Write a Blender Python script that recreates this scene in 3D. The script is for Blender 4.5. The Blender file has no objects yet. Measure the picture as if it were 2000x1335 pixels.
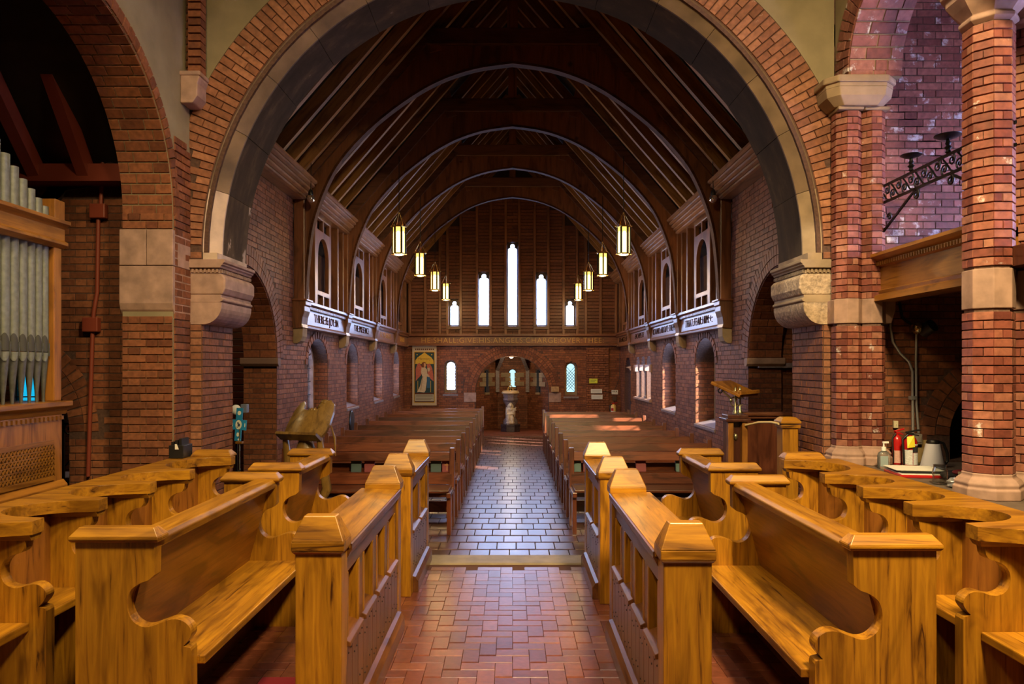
import bpy, bmesh, math, random
from mathutils import Vector, Matrix
from mathutils.geometry import tessellate_polygon

S = bpy.context.scene
COL = S.collection
RND = random.Random(11)
pi = math.pi
def rad(a): return a * pi / 180

# ------------------------------------------------------------------ camera
CZ = 1.70
F = 1400.0
cam_d = bpy.data.cameras.new('camera')
cam_d.sensor_width = 36.0
cam_d.lens = F / 2000 * 36
cam_d.shift_x = -0.0005
cam_d.shift_y = 47.5 / 2000
cam_d.clip_start = 0.05
cam = bpy.data.objects.new('camera', cam_d)
cam.location = (0, 0, CZ)
cam.rotation_euler = (pi / 2, 0, 0)
COL.objects.link(cam)
S.camera = cam
def PX(px, py, Y): return Vector(((px - 1001) * Y / F, Y, CZ - (py - 715) * Y / F))
def PXX(px, py, X):
    Y = X * F / (px - 1001)
    return Vector((X, Y, CZ - (py - 715) * Y / F))

# ------------------------------------------------------------------ view, world, lights
S.view_settings.view_transform = 'Standard'
S.view_settings.look = 'None'
S.view_settings.exposure = 0.0
S.view_settings.gamma = 1.0
S.view_settings.use_curve_mapping = False
cy = S.cycles
cy.use_denoising = True
cy.max_bounces = 7
cy.diffuse_bounces = 4
cy.glossy_bounces = 3
cy.transmission_bounces = 6
cy.transparent_max_bounces = 28
cy.caustics_reflective = False
cy.caustics_refractive = False
cy.sample_clamp_indirect = 6.0
cy.blur_glossy = 0.5

W = bpy.data.worlds.new('sky')
S.world = W
W.use_nodes = True
wn = W.node_tree.nodes
wl = W.node_tree.links
wn.clear()
wo = wn.new('ShaderNodeOutputWorld')
wb = wn.new('ShaderNodeBackground')
wb.inputs['Color'].default_value = (0.46, 0.60, 1.0, 1)
wb.inputs['Strength'].default_value = 24.0
wl.new(wb.outputs[0], wo.inputs['Surface'])

def lamp(kind, name, loc, power, color, target=None, size=0.5, angle=None, blend=0.4):
    d = bpy.data.lights.new(name, kind)
    d.energy = power
    d.color = color
    if kind == 'AREA':
        d.shape = 'DISK'
        d.size = size
        d.spread = rad(125)
    elif kind == 'SUN':
        d.angle = rad(1.5)
    else:
        d.shadow_soft_size = size
    if kind == 'SPOT':
        d.spot_size = rad(angle or 50)
        d.spot_blend = blend
    o = bpy.data.objects.new(name, d)
    o.location = loc
    if target is not None:
        o.rotation_euler = (Vector(target) - Vector(loc)).to_track_quat('-Z', 'Y').to_euler()
    COL.objects.link(o)
    return o
WARM = (1.0, 0.72, 0.33)
AMBER = (1.0, 0.76, 0.42)
sun_dir = Vector((-0.76, 0.40, -0.40))
sun = lamp('SUN', 'sun', (8, 4, 8), 42.0, (1.0, 0.84, 0.62), Vector((8, 4, 8)) + sun_dir)
lamp('AREA', 'chancel_lamp', (-1.5, 1.2, 5.4), 100, WARM, (-1.3, 4.4, 0.6), 0.7)
lamp('AREA', 'chancel_lamp', (1.5, 1.0, 5.4), 320, WARM, (1.7, 4.3, 0.6), 0.7)
lamp('SPOT', 'chancel_spotlight', (-0.6, 2.6, 5.9), 900, (1.0, 0.88, 0.62), (2.50, 6.0, 2.58), 0.03, 7, 0.5)
lamp('AREA', 'ceiling_lamp_chancel', (0.0, 3.6, 6.2), 65, (1.0, 0.80, 0.58), (0, 4.4, 0), 1.2)
lamp('POINT', 'organ_aisle_fill', (-4.6, 7.9, 3.3), 22, WARM, None, 0.1)  # unseen fill light added so the red aisle boards show
lamp('SPOT', 'organ_chamber_lamp', (-3.62, 5.85, 3.34), 9, (1.0, 0.86, 0.55), (-3.2, 4.3, 1.6), 0.05, 120, 0.8)

# ------------------------------------------------------------------ materials
def newmat(name):
    m = bpy.data.materials.new(name)
    m.use_nodes = True
    return m, m.node_tree.nodes, m.node_tree.links, m.node_tree.nodes['Principled BSDF']
def ramp(n, stops):
    r = n.new('ShaderNodeValToRGB')
    e = r.color_ramp.elements
    while len(e) > 1: e.remove(e[-1])
    e[0].position = stops[0][0]; e[0].color = (*stops[0][1], 1)
    for p, c in stops[1:]:
        x = e.new(p); x.color = (*c, 1)
    return r
def plain(name, col, rough=0.6, metal=0.0, emit=None, es=0.0, spec=0.5, var=0.0, vs=14.0, bump=0.0, coat=0.0, alpha=None, trans=0.0):
    m, n, l, b = newmat(name)
    b.inputs['Base Color'].default_value = (*col, 1)
    b.inputs['Roughness'].default_value = rough
    b.inputs['Metallic'].default_value = metal
    b.inputs['Specular IOR Level'].default_value = spec
    b.inputs['Coat Weight'].default_value = coat
    if trans: b.inputs['Transmission Weight'].default_value = trans
    if emit:
        b.inputs['Emission Color'].default_value = (*emit, 1)
        b.inputs['Emission Strength'].default_value = es
    if var or bump:
        g = n.new('ShaderNodeNewGeometry')
        t = n.new('ShaderNodeTexNoise')
        t.inputs['Scale'].default_value = vs
        t.inputs['Detail'].default_value = 5
        l.new(g.outputs['Position'], t.inputs['Vector'])
        if var:
            lo = tuple(c * (1 - var) for c in col); hi = tuple(min(1, c * (1 + var)) for c in col)
            r = ramp(n, [(0.3, lo), (0.7, hi)])
            l.new(t.outputs['Fac'], r.inputs['Fac'])
            l.new(r.outputs['Color'], b.inputs['Base Color'])
        if bump:
            bp = n.new('ShaderNodeBump')
            bp.inputs['Strength'].default_value = bump
            bp.inputs['Distance'].default_value = 0.01
            l.new(t.outputs['Fac'], bp.inputs['Height'])
            l.new(bp.outputs['Normal'], b.inputs['Normal'])
    return m

def mixcol(n, l, a, b_, fac, mode='MIX'):
    m = n.new('ShaderNodeMix'); m.data_type = 'RGBA'; m.blend_type = mode
    if isinstance(fac, (int, float)): m.inputs['Factor'].default_value = fac
    else: l.new(fac, m.inputs['Factor'])
    for s, x in ((m.inputs[6], a), (m.inputs[7], b_)):
        if isinstance(x, tuple): s.default_value = (*x, 1)
        else: l.new(x, s)
    return m.outputs[2]

def brickmat(name, stops, rough=0.72, white=0.0, white_col=(0.72, 0.72, 0.74), spec=0.35, coat=0.0):
    m, n, l, b = newmat(name)
    oi = n.new('ShaderNodeObjectInfo')
    at = n.new('ShaderNodeAttribute'); at.attribute_name = 'tint'
    ad = n.new('ShaderNodeMath'); ad.operation = 'ADD'
    l.new(oi.outputs['Random'], ad.inputs[0]); l.new(at.outputs['Fac'], ad.inputs[1])
    fr = n.new('ShaderNodeMath'); fr.operation = 'FRACT'; l.new(ad.outputs[0], fr.inputs[0])
    r = ramp(n, stops); l.new(fr.outputs[0], r.inputs['Fac'])
    g = n.new('ShaderNodeNewGeometry')
    t = n.new('ShaderNodeTexNoise'); t.inputs['Scale'].default_value = 26; t.inputs['Detail'].default_value = 7
    l.new(g.outputs['Position'], t.inputs['Vector'])
    r2 = ramp(n, [(0.25, (0.62, 0.60, 0.60)), (0.75, (1.25, 1.22, 1.2))]); l.new(t.outputs['Fac'], r2.inputs['Fac'])
    c = mixcol(n, l, r.outputs['Color'], r2.outputs['Color'], 1.0, 'MULTIPLY')
    t2 = n.new('ShaderNodeTexNoise'); t2.inputs['Scale'].default_value = 1.3; t2.inputs['Detail'].default_value = 3
    l.new(g.outputs['Position'], t2.inputs['Vector'])
    r3 = ramp(n, [(0.3, (0.78, 0.76, 0.76)), (0.7, (1.14, 1.12, 1.1))]); l.new(t2.outputs['Fac'], r3.inputs['Fac'])
    c = mixcol(n, l, c, r3.outputs['Color'], 1.0, 'MULTIPLY')
    if white:
        t3 = n.new('ShaderNodeTexNoise'); t3.inputs['Scale'].default_value = 7.0; t3.inputs['Detail'].default_value = 9; t3.inputs['Roughness'].default_value = 0.68
        l.new(g.outputs['Position'], t3.inputs['Vector'])
        a2 = n.new('ShaderNodeMath'); a2.operation = 'MULTIPLY_ADD'; l.new(fr.outputs[0], a2.inputs[0]); a2.inputs[1].default_value = 0.16; l.new(t3.outputs['Fac'], a2.inputs[2])
        r4 = ramp(n, [(0.78 - white * 0.12, (0, 0, 0)), (0.86 - white * 0.10, (1, 1, 1))]); l.new(a2.outputs[0], r4.inputs['Fac'])
        c = mixcol(n, l, c, white_col, r4.outputs['Color'])
    l.new(c, b.inputs['Base Color'])
    b.inputs['Roughness'].default_value = rough
    b.inputs['Specular IOR Level'].default_value = spec; b.inputs['Coat Weight'].default_value = coat; b.inputs['Coat Roughness'].default_value = 0.3
    bp = n.new('ShaderNodeBump'); bp.inputs['Strength'].default_value = 0.35 if not coat else 0.15; bp.inputs['Distance'].default_value = 0.006
    l.new(t.outputs['Fac'], bp.inputs['Height']); l.new(bp.outputs['Normal'], b.inputs['Normal'])
    return m

def wood(name, ca, cb, cd, axis='y', rough=0.38, scale=1.0, coat=0.25, staves=False, knots=False, spec=0.5, vr=(0.80, 1.14)):
    """procedural timber, the grain running along one object axis"""
    m, n, l, b = newmat(name)
    tc = n.new('ShaderNodeTexCoord')
    oi = n.new('ShaderNodeObjectInfo')
    sep = n.new('ShaderNodeSeparateXYZ'); l.new(tc.outputs['Object'], sep.inputs[0])
    o = {'x': ('X', 'Y', 'Z'), 'y': ('Y', 'X', 'Z'), 'z': ('Z', 'X', 'Y')}[axis]
    cmb = n.new('ShaderNodeCombineXYZ')
    for i in range(3): l.new(sep.outputs[o[i]], cmb.inputs[i])
    off = n.new('ShaderNodeVectorMath'); off.operation = 'MULTIPLY_ADD'
    l.new(oi.outputs['Random'], off.inputs[0]); off.inputs[1].default_value = (31.0, 17.0, 5.0); l.new(cmb.outputs[0], off.inputs[2])
    mp = n.new('ShaderNodeMapping'); mp.inputs['Scale'].default_value = (1.3 * scale, 20 * scale, 20 * scale)
    l.new(off.outputs[0], mp.inputs['Vector'])
    t = n.new('ShaderNodeTexNoise'); t.inputs['Scale'].default_value = 1.6; t.inputs['Detail'].default_value = 7; t.inputs['Distortion'].default_value = 1.1; t.inputs['Roughness'].default_value = 0.6
    l.new(mp.outputs[0], t.inputs['Vector'])
    md = tuple(.5 * (i + j) for i, j in zip(ca, cb))
    r = ramp(n, [(0.30, cd), (0.40, ca), (0.54, md), (0.70, cb)])
    l.new(t.outputs['Fac'], r.inputs['Fac'])
    c = r.outputs['Color']
    mp2 = n.new('ShaderNodeMapping'); mp2.inputs['Scale'].default_value = (0.9 * scale, 3.2 * scale, 3.2 * scale)
    l.new(off.outputs[0], mp2.inputs['Vector'])
    t2 = n.new('ShaderNodeTexNoise'); t2.inputs['Scale'].default_value = 1.7; t2.inputs['Detail'].default_value = 3; t2.inputs['Distortion'].default_value = 1.6
    l.new(mp2.outputs[0], t2.inputs['Vector'])
    r2 = ramp(n, [(0.34, (0.42, 0.36, 0.32)), (0.47, (0.90, 0.88, 0.85)), (0.72, (1.14, 1.12, 1.08))]); l.new(t2.outputs['Fac'], r2.inputs['Fac'])
    c = mixcol(n, l, c, r2.outputs['Color'], 0.8, 'MULTIPLY')
    if staves:
        bt = n.new('ShaderNodeTexBrick')
        bt.inputs['Color1'].default_value = (0.72, 0.70, 0.66, 1); bt.inputs['Color2'].default_value = (1.18, 1.15, 1.1, 1)
        bt.inputs['Mortar'].default_value = (0.55, 0.5, 0.45, 1)
        bt.inputs['Scale'].default_value = 1.0; bt.inputs['Mortar Size'].default_value = 0.0012
        bt.inputs['Brick Width'].default_value = 0.42; bt.inputs['Row Height'].default_value = 0.055
        l.new(cmb.outputs[0], bt.inputs['Vector'])
        c = mixcol(n, l, c, bt.outputs['Color'], 0.6, 'MULTIPLY')
    if knots:
        vo = n.new('ShaderNodeTexVoronoi'); vo.inputs['Scale'].default_value = 2.1
        l.new(off.outputs[0], vo.inputs['Vector'])
        r5 = ramp(n, [(0.035, (0.18, 0.14, 0.12)), (0.10, (1, 1, 1))]); l.new(vo.outputs['Distance'], r5.inputs['Fac'])
        c = mixcol(n, l, c, r5.outputs['Color'], 0.9, 'MULTIPLY')
    hv = n.new('ShaderNodeHueSaturation'); mr = n.new('ShaderNodeMapRange'); mr.inputs['To Min'].default_value = vr[0]; mr.inputs['To Max'].default_value = vr[1]
    l.new(oi.outputs['Random'], mr.inputs['Value']); l.new(mr.outputs[0], hv.inputs['Value']); l.new(c, hv.inputs['Color']); c = hv.outputs['Color']
    l.new(c, b.inputs['Base Color'])
    b.inputs['Roughness'].default_value = rough
    b.inputs['Coat Weight'].default_value = coat
    b.inputs['Coat Roughness'].default_value = 0.25
    b.inputs['Specular IOR Level'].default_value = spec
    bp = n.new('ShaderNodeBump'); bp.inputs['Strength'].default_value = 0.12; bp.inputs['Distance'].default_value = 0.004
    l.new(t.outputs['Fac'], bp.inputs['Height']); l.new(bp.outputs['Normal'], b.inputs['Normal'])
    return m

BR_LEFT = brickmat('brick_brown_red', [(0, (0.130, 0.044, 0.021)), (0.35, (0.205, 0.074, 0.034)), (0.7, (0.265, 0.100, 0.046)), (1, (0.165, 0.054, 0.026))])
BR_NAVE = brickmat('brick_nave', [(0, (0.135, 0.043, 0.020)), (0.4, (0.210, 0.072, 0.032)), (0.75, (0.270, 0.100, 0.045)), (1, (0.155, 0.047, 0.024))], rough=0.62)
BR_RED = brickmat('brick_glazed_red', [(0, (0.150, 0.044, 0.034)), (0.3, (0.240, 0.074, 0.053)), (0.65, (0.310, 0.118, 0.080)), (0.85, (0.360, 0.165, 0.115)), (1, (0.190, 0.055, 0.042))], rough=0.5, white=0.25)
BR_WHITE = brickmat('brick_efflorescent', [(0, (0.150, 0.050, 0.042)), (0.4, (0.250, 0.095, 0.076)), (0.75, (0.320, 0.140, 0.110)), (1, (0.190, 0.066, 0.056))], rough=0.6, white=1.0)
BR_ARCH = brickmat('brick_arch', [(0, (0.200, 0.080, 0.042)), (0.35, (0.275, 0.118, 0.064)), (0.7, (0.345, 0.160, 0.090)), (1, (0.230, 0.092, 0.050))], white=0.1, white_col=(0.6, 0.48, 0.38))
MORTAR = plain('mortar_dark', (0.085, 0.042, 0.030), 0.9, var=0.35, vs=40)
MORTAR_L = plain('mortar_grey', (0.150, 0.085, 0.066), 0.9, var=0.35, vs=40)
STONE = plain('sandstone', (0.34, 0.215, 0.170), 0.75, var=0.28, vs=9, bump=0.25)
STONE_T = plain('tan_stone', (0.27, 0.19, 0.115), 0.72, var=0.30, vs=5, bump=0.2)
STONE_R = plain('rough_hewn_stone', (0.37, 0.27, 0.185), 0.8, var=0.4, vs=34, bump=1.0)
STONE_W = plain('white_carved_stone', (0.62, 0.54, 0.44), 0.6, var=0.2, vs=30, bump=0.3)
STONE_D = plain('dark_marble', (0.045, 0.030, 0.036), 0.25, var=0.4, vs=20)
STONE_G = plain('grey_purple_stone', (0.20, 0.16, 0.18), 0.4, var=0.3, vs=24)
LEDGE = plain('slate_ledge', (0.115, 0.085, 0.066), 0.55, var=0.25, vs=12)
PLASTER = plain('olive_plaster', (0.25, 0.205, 0.125), 0.9, var=0.16, vs=4, bump=0.3)
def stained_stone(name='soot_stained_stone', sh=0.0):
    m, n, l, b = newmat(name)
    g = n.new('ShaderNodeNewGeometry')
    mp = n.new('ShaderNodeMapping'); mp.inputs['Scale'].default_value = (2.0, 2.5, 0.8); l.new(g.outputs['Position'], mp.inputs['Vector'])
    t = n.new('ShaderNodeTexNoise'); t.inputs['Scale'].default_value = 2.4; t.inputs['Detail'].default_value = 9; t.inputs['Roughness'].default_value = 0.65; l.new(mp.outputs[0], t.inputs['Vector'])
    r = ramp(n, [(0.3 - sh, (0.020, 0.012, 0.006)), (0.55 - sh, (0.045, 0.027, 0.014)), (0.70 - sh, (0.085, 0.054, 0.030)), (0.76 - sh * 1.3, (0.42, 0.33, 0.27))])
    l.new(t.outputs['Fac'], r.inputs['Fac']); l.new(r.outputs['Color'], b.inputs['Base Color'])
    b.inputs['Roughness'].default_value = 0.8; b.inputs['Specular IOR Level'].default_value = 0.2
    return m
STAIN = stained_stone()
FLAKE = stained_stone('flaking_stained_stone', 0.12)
ARCHST = plain('brown_arch_stone', (0.150, 0.098, 0.058), 0.72, var=0.45, vs=3.5, bump=0.2)
PALEST = plain('bleached_arch_stone', (0.46, 0.35, 0.28), 0.75, var=0.35, vs=5, bump=0.2)
OAK = dict(ca=(0.285, 0.120, 0.009), cb=(0.470, 0.222, 0.014), cd=(0.055, 0.017, 0.003))
OAK_X = wood('golden_oak_x', axis='x', **OAK)
OAK_Y = wood('golden_oak_y', axis='y', **OAK)
OAK_Z = wood('golden_oak_z', axis='z', **OAK)
OAK_S = wood('golden_oak_staves', axis='y', staves=True, **OAK)
OAK_D = wood('shaded_brown_oak_y', (0.140, 0.050, 0.015), (0.200, 0.074, 0.020), (0.06, 0.020, 0.007), 'y', 0.36)  # darker oak copy, shadow on the desk fronts put into the colour
OAK_DZ = wood('shaded_brown_oak_z', (0.120, 0.045, 0.019), (0.165, 0.064, 0.025), (0.05, 0.018, 0.009), 'z', 0.34)  # upright-grain twin with the same shade in its colour
OAK_B = wood('bench_back_oak', (0.19, 0.066, 0.009), (0.28, 0.106, 0.013), (0.10, 0.032, 0.006), 'y', 0.36)
PEW = wood('pew_mahogany', (0.120, 0.031, 0.013), (0.175, 0.048, 0.018), (0.055, 0.014, 0.008), 'x', 0.36, coat=0.08, vr=(0.45, 1.35), spec=0.3)
PEWZ = wood('pew_mahogany_z', (0.120, 0.033, 0.015), (0.175, 0.050, 0.020), (0.070, 0.022, 0.012), 'z', 0.32, coat=0.5)
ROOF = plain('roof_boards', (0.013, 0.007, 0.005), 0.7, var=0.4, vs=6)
TRUSS = wood('truss_pine', (0.185, 0.066, 0.027), (0.250, 0.094, 0.036), (0.075, 0.028, 0.014), 'z', 0.42, scale=0.7, knots=True)
TRUSSX = wood('truss_pine_x', (0.120, 0.046, 0.022), (0.170, 0.066, 0.030), (0.06, 0.024, 0.012), 'x', 0.45, scale=0.7)
MOULD = wood('pale_moulding', (0.260, 0.125, 0.055), (0.340, 0.170, 0.080), (0.14, 0.06, 0.03), 'y', 0.34)
TRUSSM = wood('truss_edge', (0.085, 0.036, 0.018), (0.120, 0.052, 0.026), (0.07, 0.03, 0.016), 'x', 0.65, coat=0.0, spec=.06)
OAK_BZ = wood('shaded_stall_back_oak', (0.22, 0.080, 0.014), (0.32, 0.125, 0.020), (0.09, 0.030, 0.006), 'z', 0.36)  # shade inside the stall scoops is put into this darker oak
RAFT = wood('rafter_pine', (0.27, 0.125, 0.034), (0.36, 0.175, 0.050), (0.14, 0.060, 0.018), 'x', 0.6, coat=0.0, spec=.3)
SCREEN = wood('screen_pine', (0.170, 0.068, 0.030), (0.230, 0.095, 0.042), (0.09, 0.035, 0.016), 'z', 0.42, coat=0.12)
SCREENY = wood('screen_pine_y', (0.200, 0.078, 0.034), (0.270, 0.110, 0.048), (0.10, 0.04, 0.018), 'y', 0.30, coat=0.4)
BAND = wood('band_walnut', (0.160, 0.055, 0.025), (0.205, 0.075, 0.033), (0.09, 0.034, 0.016), 'y', 0.30, coat=0.3)
BANDX = wood('band_walnut_x', (0.150, 0.050, 0.024), (0.195, 0.068, 0.030), (0.08, 0.030, 0.014), 'x', 0.35)
PLANK = brickmat('gable_plank', [(0, (0.110, 0.036, 0.018)), (0.5, (0.190, 0.066, 0.031)), (1, (0.145, 0.048, 0.024))], rough=0.42)
ORGAN = wood('organ_oak_y', (0.26, 0.105, 0.015), (0.36, 0.155, 0.022), (0.13, 0.045, 0.008), 'y', 0.36)
ORGANZ = wood('organ_oak_z', (0.26, 0.105, 0.018), (0.37, 0.155, 0.026), (0.12, 0.042, 0.008), 'z', 0.36)
REDBOARD = wood('red_stained_board', (0.15, 0.030, 0.014), (0.20, 0.042, 0.018), (0.08, 0.016, 0.010), 'x', 0.5)
DARKW = wood('dark_panel_z', (0.060, 0.018, 0.012), (0.085, 0.028, 0.015), (0.03, 0.010, 0.007), 'z', 0.28, coat=0.5)
BRASSW = wood('carved_bronze_wood', (0.17, 0.095, 0.022), (0.24, 0.140, 0.036), (0.08, 0.04, 0.012), 'z', 0.30, coat=0.6)
BLACK = plain('wrought_iron', (0.012, 0.013, 0.016), 0.35, 0.6)
BLACKP = plain('black_plastic', (0.012, 0.012, 0.013), 0.4)
VOID = plain('shade_black', (0.006, 0.004, 0.004), 0.9)  # near-black colour standing in for shade inside openings
BRASS = plain('brass', (0.62, 0.43, 0.14), 0.28, 1.0)
PEWTER = plain('dull_brass', (0.36, 0.32, 0.20), 0.35, 0.9)
PIPE = plain('spotted_pipe_metal', (0.19, 0.205, 0.17), 0.5, 0.25, var=0.18, vs=30)
PIPED = plain('pipe_foot_metal', (0.13, 0.135, 0.12), 0.45, 0.5, var=0.2, vs=30)
STEEL = plain('conduit_steel', (0.55, 0.56, 0.58), 0.35, 0.7)
REDPAINT = plain('red_painted_conduit', (0.20, 0.040, 0.022), 0.45)
GOLD = plain('gilt_lettering', (0.50, 0.29, 0.075), 0.45, 0.2)
CARVED = plain('carved_letter_shadow', (0.022, 0.010, 0.005), 0.8, spec=0.1)
PANE_W = plain('lantern_glass', (0.9, 0.8, 0.5), 0.3, emit=(1.0, 0.62, 0.16), es=6.0)
PANE_A = plain('lantern_amber_glass', (0.8, 0.5, 0.1), 0.3, emit=(1.0, 0.52, 0.08), es=3.5)
GLOW = plain('lamp_bulb', (1, 1, 1), 0.3, emit=(1.0, 0.86, 0.55), es=30.0)
WHITE = plain('white_paint', (0.80, 0.80, 0.78), 0.45)
PAPER = plain('paper', (0.72, 0.70, 0.64), 0.7)
CREAM = plain('cream_cord', (0.62, 0.48, 0.24), 0.6)
RED = plain('red_enamel', (0.42, 0.012, 0.012), 0.25, coat=0.5)
YEL = plain('yellow_card', (0.75, 0.62, 0.03), 0.5)
YELG = plain('yellow_green_notice', (0.62, 0.70, 0.05), 0.5)
LEAD = plain('window_lead', (0.03, 0.035, 0.045), 0.5)
def glass(name, tint, rough=0.05):
    m, n, l, b = newmat(name)
    n.remove(b)
    out = n['Material Output']
    tr = n.new('ShaderNodeBsdfTransparent'); tr.inputs['Color'].default_value = (*tint, 1)
    gl = n.new('ShaderNodeBsdfGlossy'); gl.inputs['Roughness'].default_value = rough
    fr = n.new('ShaderNodeFresnel'); fr.inputs['IOR'].default_value = 1.3
    mx = n.new('ShaderNodeMixShader')
    l.new(fr.outputs[0], mx.inputs[0]); l.new(tr.outputs[0], mx.inputs[1]); l.new(gl.outputs[0], mx.inputs[2]); l.new(mx.outputs[0], out.inputs['Surface'])
    return m
GLASS = glass('window_glass', (0.97, 0.99, 1.0))
GLASS_B = glass('blue_window_glass', (0.03, 0.19, 0.19))
GLASS_L = glass('pale_leaded_glass', (0.25, 0.29, 0.24))
FROST, _n, _l, _b = newmat('sun_diffusing_lilac_glass')  # unseen pane made translucent to scatter the sun into soft light
_n.remove(_b); _t = _n.new('ShaderNodeBsdfTranslucent'); _t.inputs['Color'].default_value = (0.80, 0.74, 0.86, 1); _l.new(_t.outputs[0], _n['Material Output'].inputs['Surface'])
CLEAR = glass('clear_glass', (0.93, 0.95, 0.94), 0.04)
_nt = CLEAR.node_tree; _lw = _nt.nodes.new('ShaderNodeLayerWeight'); _lw.inputs['Blend'].default_value = 0.22
_nt.links.new(_lw.outputs['Facing'], [x for x in _nt.nodes if x.type == 'MIX_SHADER'][0].inputs[0])
GEL = plain('clear_plastic', (0.85, 0.87, 0.84), 0.12, trans=0.9)

# ------------------------------------------------------------------ mesh helpers
class B:
    def __init__(s): s.v = []; s.f = []
    def add(s, vs, fs):
        k = len(s.v); s.v += [tuple(x) for x in vs]; s.f += [tuple(i + k for i in q) for q in fs]; return s
    def box(s, x0, x1, y0, y1, z0, z1):
        x0, x1 = sorted((x0, x1)); y0, y1 = sorted((y0, y1)); z0, z1 = sorted((z0, z1))
        return s.add([(x0,y0,z0),(x1,y0,z0),(x1,y1,z0),(x0,y1,z0),(x0,y0,z1),(x1,y0,z1),(x1,y1,z1),(x0,y1,z1)],
                     [(3,2,1,0),(4,5,6,7),(0,1,5,4),(1,2,6,5),(2,3,7,6),(3,0,4,7)])
    def bar(s, a, b, w, h, up=(0, 0, 1)):
        a = Vector(a); b = Vector(b); d = (b - a).normalized(); u = Vector(up)
        sd = d.cross(u).normalized() * w / 2; up2 = sd.cross(d).normalized() * h / 2
        vs = [p + i * sd + j * up2 for p in (a, b) for i, j in ((-1,-1),(1,-1),(1,1),(-1,1))]
        return s.add(vs, [(3,2,1,0),(4,5,6,7),(0,1,5,4),(1,2,6,5),(2,3,7,6),(3,0,4,7)])
    def frustum(s, r0, z0, r1, z1):
        a, b = r0, r1
        return s.add([(a[0],a[2],z0),(a[1],a[2],z0),(a[1],a[3],z0),(a[0],a[3],z0),(b[0],b[2],z1),(b[1],b[2],z1),(b[1],b[3],z1),(b[0],b[3],z1)],
                     [(3,2,1,0),(4,5,6,7),(0,1,5,4),(1,2,6,5),(2,3,7,6),(3,0,4,7)])
    def prism(s, pts, axis, a, b):
        n = len(pts)
        def mk(p, t):
            return {'x': (t, p[0], p[1]), 'y': (p[0], t, p[1]), 'z': (p[0], p[1], t)}[axis]
        vs = [mk(p, a) for p in pts] + [mk(p, b) for p in pts]
        tri = tessellate_polygon([[Vector((p[0], p[1], 0)) for p in pts]])
        fs = [tuple(t) for t in tri] + [tuple(i + n for i in reversed(t)) for t in tri]
        fs += [(i, (i + 1) % n, (i + 1) % n + n, i + n) for i in range(n)]
        return s.add(vs, fs)
    def slab(s, polys, O, U, V, N, th):
        """planar plate with holes; front face on the plane, thickness th against N"""
        O = Vector(O); U = Vector(U); V = Vector(V); N = Vector(N)
        tri = tessellate_polygon([[Vector((p[0], p[1], 0)) for p in q] for q in polys])
        flat = [p for q in polys for p in q]; n = len(flat)
        vs = [O + U * p[0] + V * p[1] for p in flat]; vs += [v - N * th for v in vs]
        fs = [tuple(t) for t in tri] + [tuple(i + n for i in reversed(t)) for t in tri]
        k = 0
        for q in polys:
            m = len(q); fs += [(k + i, k + (i + 1) % m, k + (i + 1) % m + n, k + i + n) for i in range(m)]; k += m
        return s.add(vs, fs)
    def tube(s, pts, r, n=8, cap=True):
        pts = [Vector(p) for p in pts]; m = len(pts)
        rs = r if isinstance(r, (list, tuple)) else [r] * m
        ref = None; vs = []; fs = []
        for i, p in enumerate(pts):
            d = (pts[min(i + 1, m - 1)] - pts[max(i - 1, 0)])
            d = d.normalized() if d.length > 1e-9 else Vector((0, 0, 1))
            if ref is None:
                ref = d.orthogonal().normalized()
            ref = (ref - d * ref.dot(d)); ref = ref.normalized() if ref.length > 1e-6 else d.orthogonal().normalized()
            w = d.cross(ref)
            vs += [p + (ref * math.cos(2*pi*k/n) + w * math.sin(2*pi*k/n)) * rs[i] for k in range(n)]
        for i in range(m - 1):
            fs += [(i*n + k, i*n + (k+1) % n, (i+1)*n + (k+1) % n, (i+1)*n + k) for k in range(n)]
        if cap: fs += [tuple(reversed(range(n))), tuple(range((m-1)*n, m*n))]
        return s.add(vs, fs)
    def lathe(s, prof, c=(0, 0, 0), n=20, ph=0.0, sx=1.0, sy=1.0):
        vs = []; fs = []; m = len(prof)
        for r, z in prof:
            vs += [(c[0] + r*sx*math.cos(ph + 2*pi*k/n), c[1] + r*sy*math.sin(ph + 2*pi*k/n), c[2] + z) for k in range(n)]
        for i in range(m - 1):
            fs += [(i*n + k, i*n + (k+1) % n, (i+1)*n + (k+1) % n, (i+1)*n + k) for k in range(n)]
        fs += [tuple(reversed(range(n))), tuple(range((m-1)*n, m*n))]
        return s.add(vs, fs)
    def ball(s, c, r, n=12, sc=(1, 1, 1)):
        prof = [(max(1e-4, math.sin(pi*i/n)) , -math.cos(pi*i/n)) for i in range(n + 1)]
        k = len(s.v)
        s.lathe([(a, b) for a, b in prof], (0, 0, 0), n)
        for i in range(k, len(s.v)):
            v = s.v[i]; s.v[i] = (c[0] + v[0]*r*sc[0], c[1] + v[1]*r*sc[1], c[2] + v[2]*r*sc[2])
        return s
    def xform(s, M):
        s.v = [tuple(M @ Vector(v)) for v in s.v]; return s
    def mesh(s, name, smooth=None):
        me = bpy.data.meshes.new(name)
        me.from_pydata(s.v, [], s.f)
        bm = bmesh.new(); bm.from_mesh(me)
        bmesh.ops.recalc_face_normals(bm, faces=bm.faces)
        bm.to_mesh(me); bm.free()
        if smooth:
            me.shade_smooth(); me.set_sharp_from_angle(angle=rad(smooth))
        return me
    def obj(s, name, mat, parent=None, bevel=0.0, smooth=None, **props):
        me = s.mesh(name, smooth)
        me.materials.append(mat)
        o = bpy.data.objects.new(name, me)
        link(o, parent)
        if bevel:
            bv = o.modifiers.new('bevel', 'BEVEL'); bv.width = bevel; bv.segments = 2; bv.limit_method = 'ANGLE'; bv.angle_limit = rad(38)
            bv.harden_normals = False
        for k, v in props.items(): o[k] = v
        return o
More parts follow.
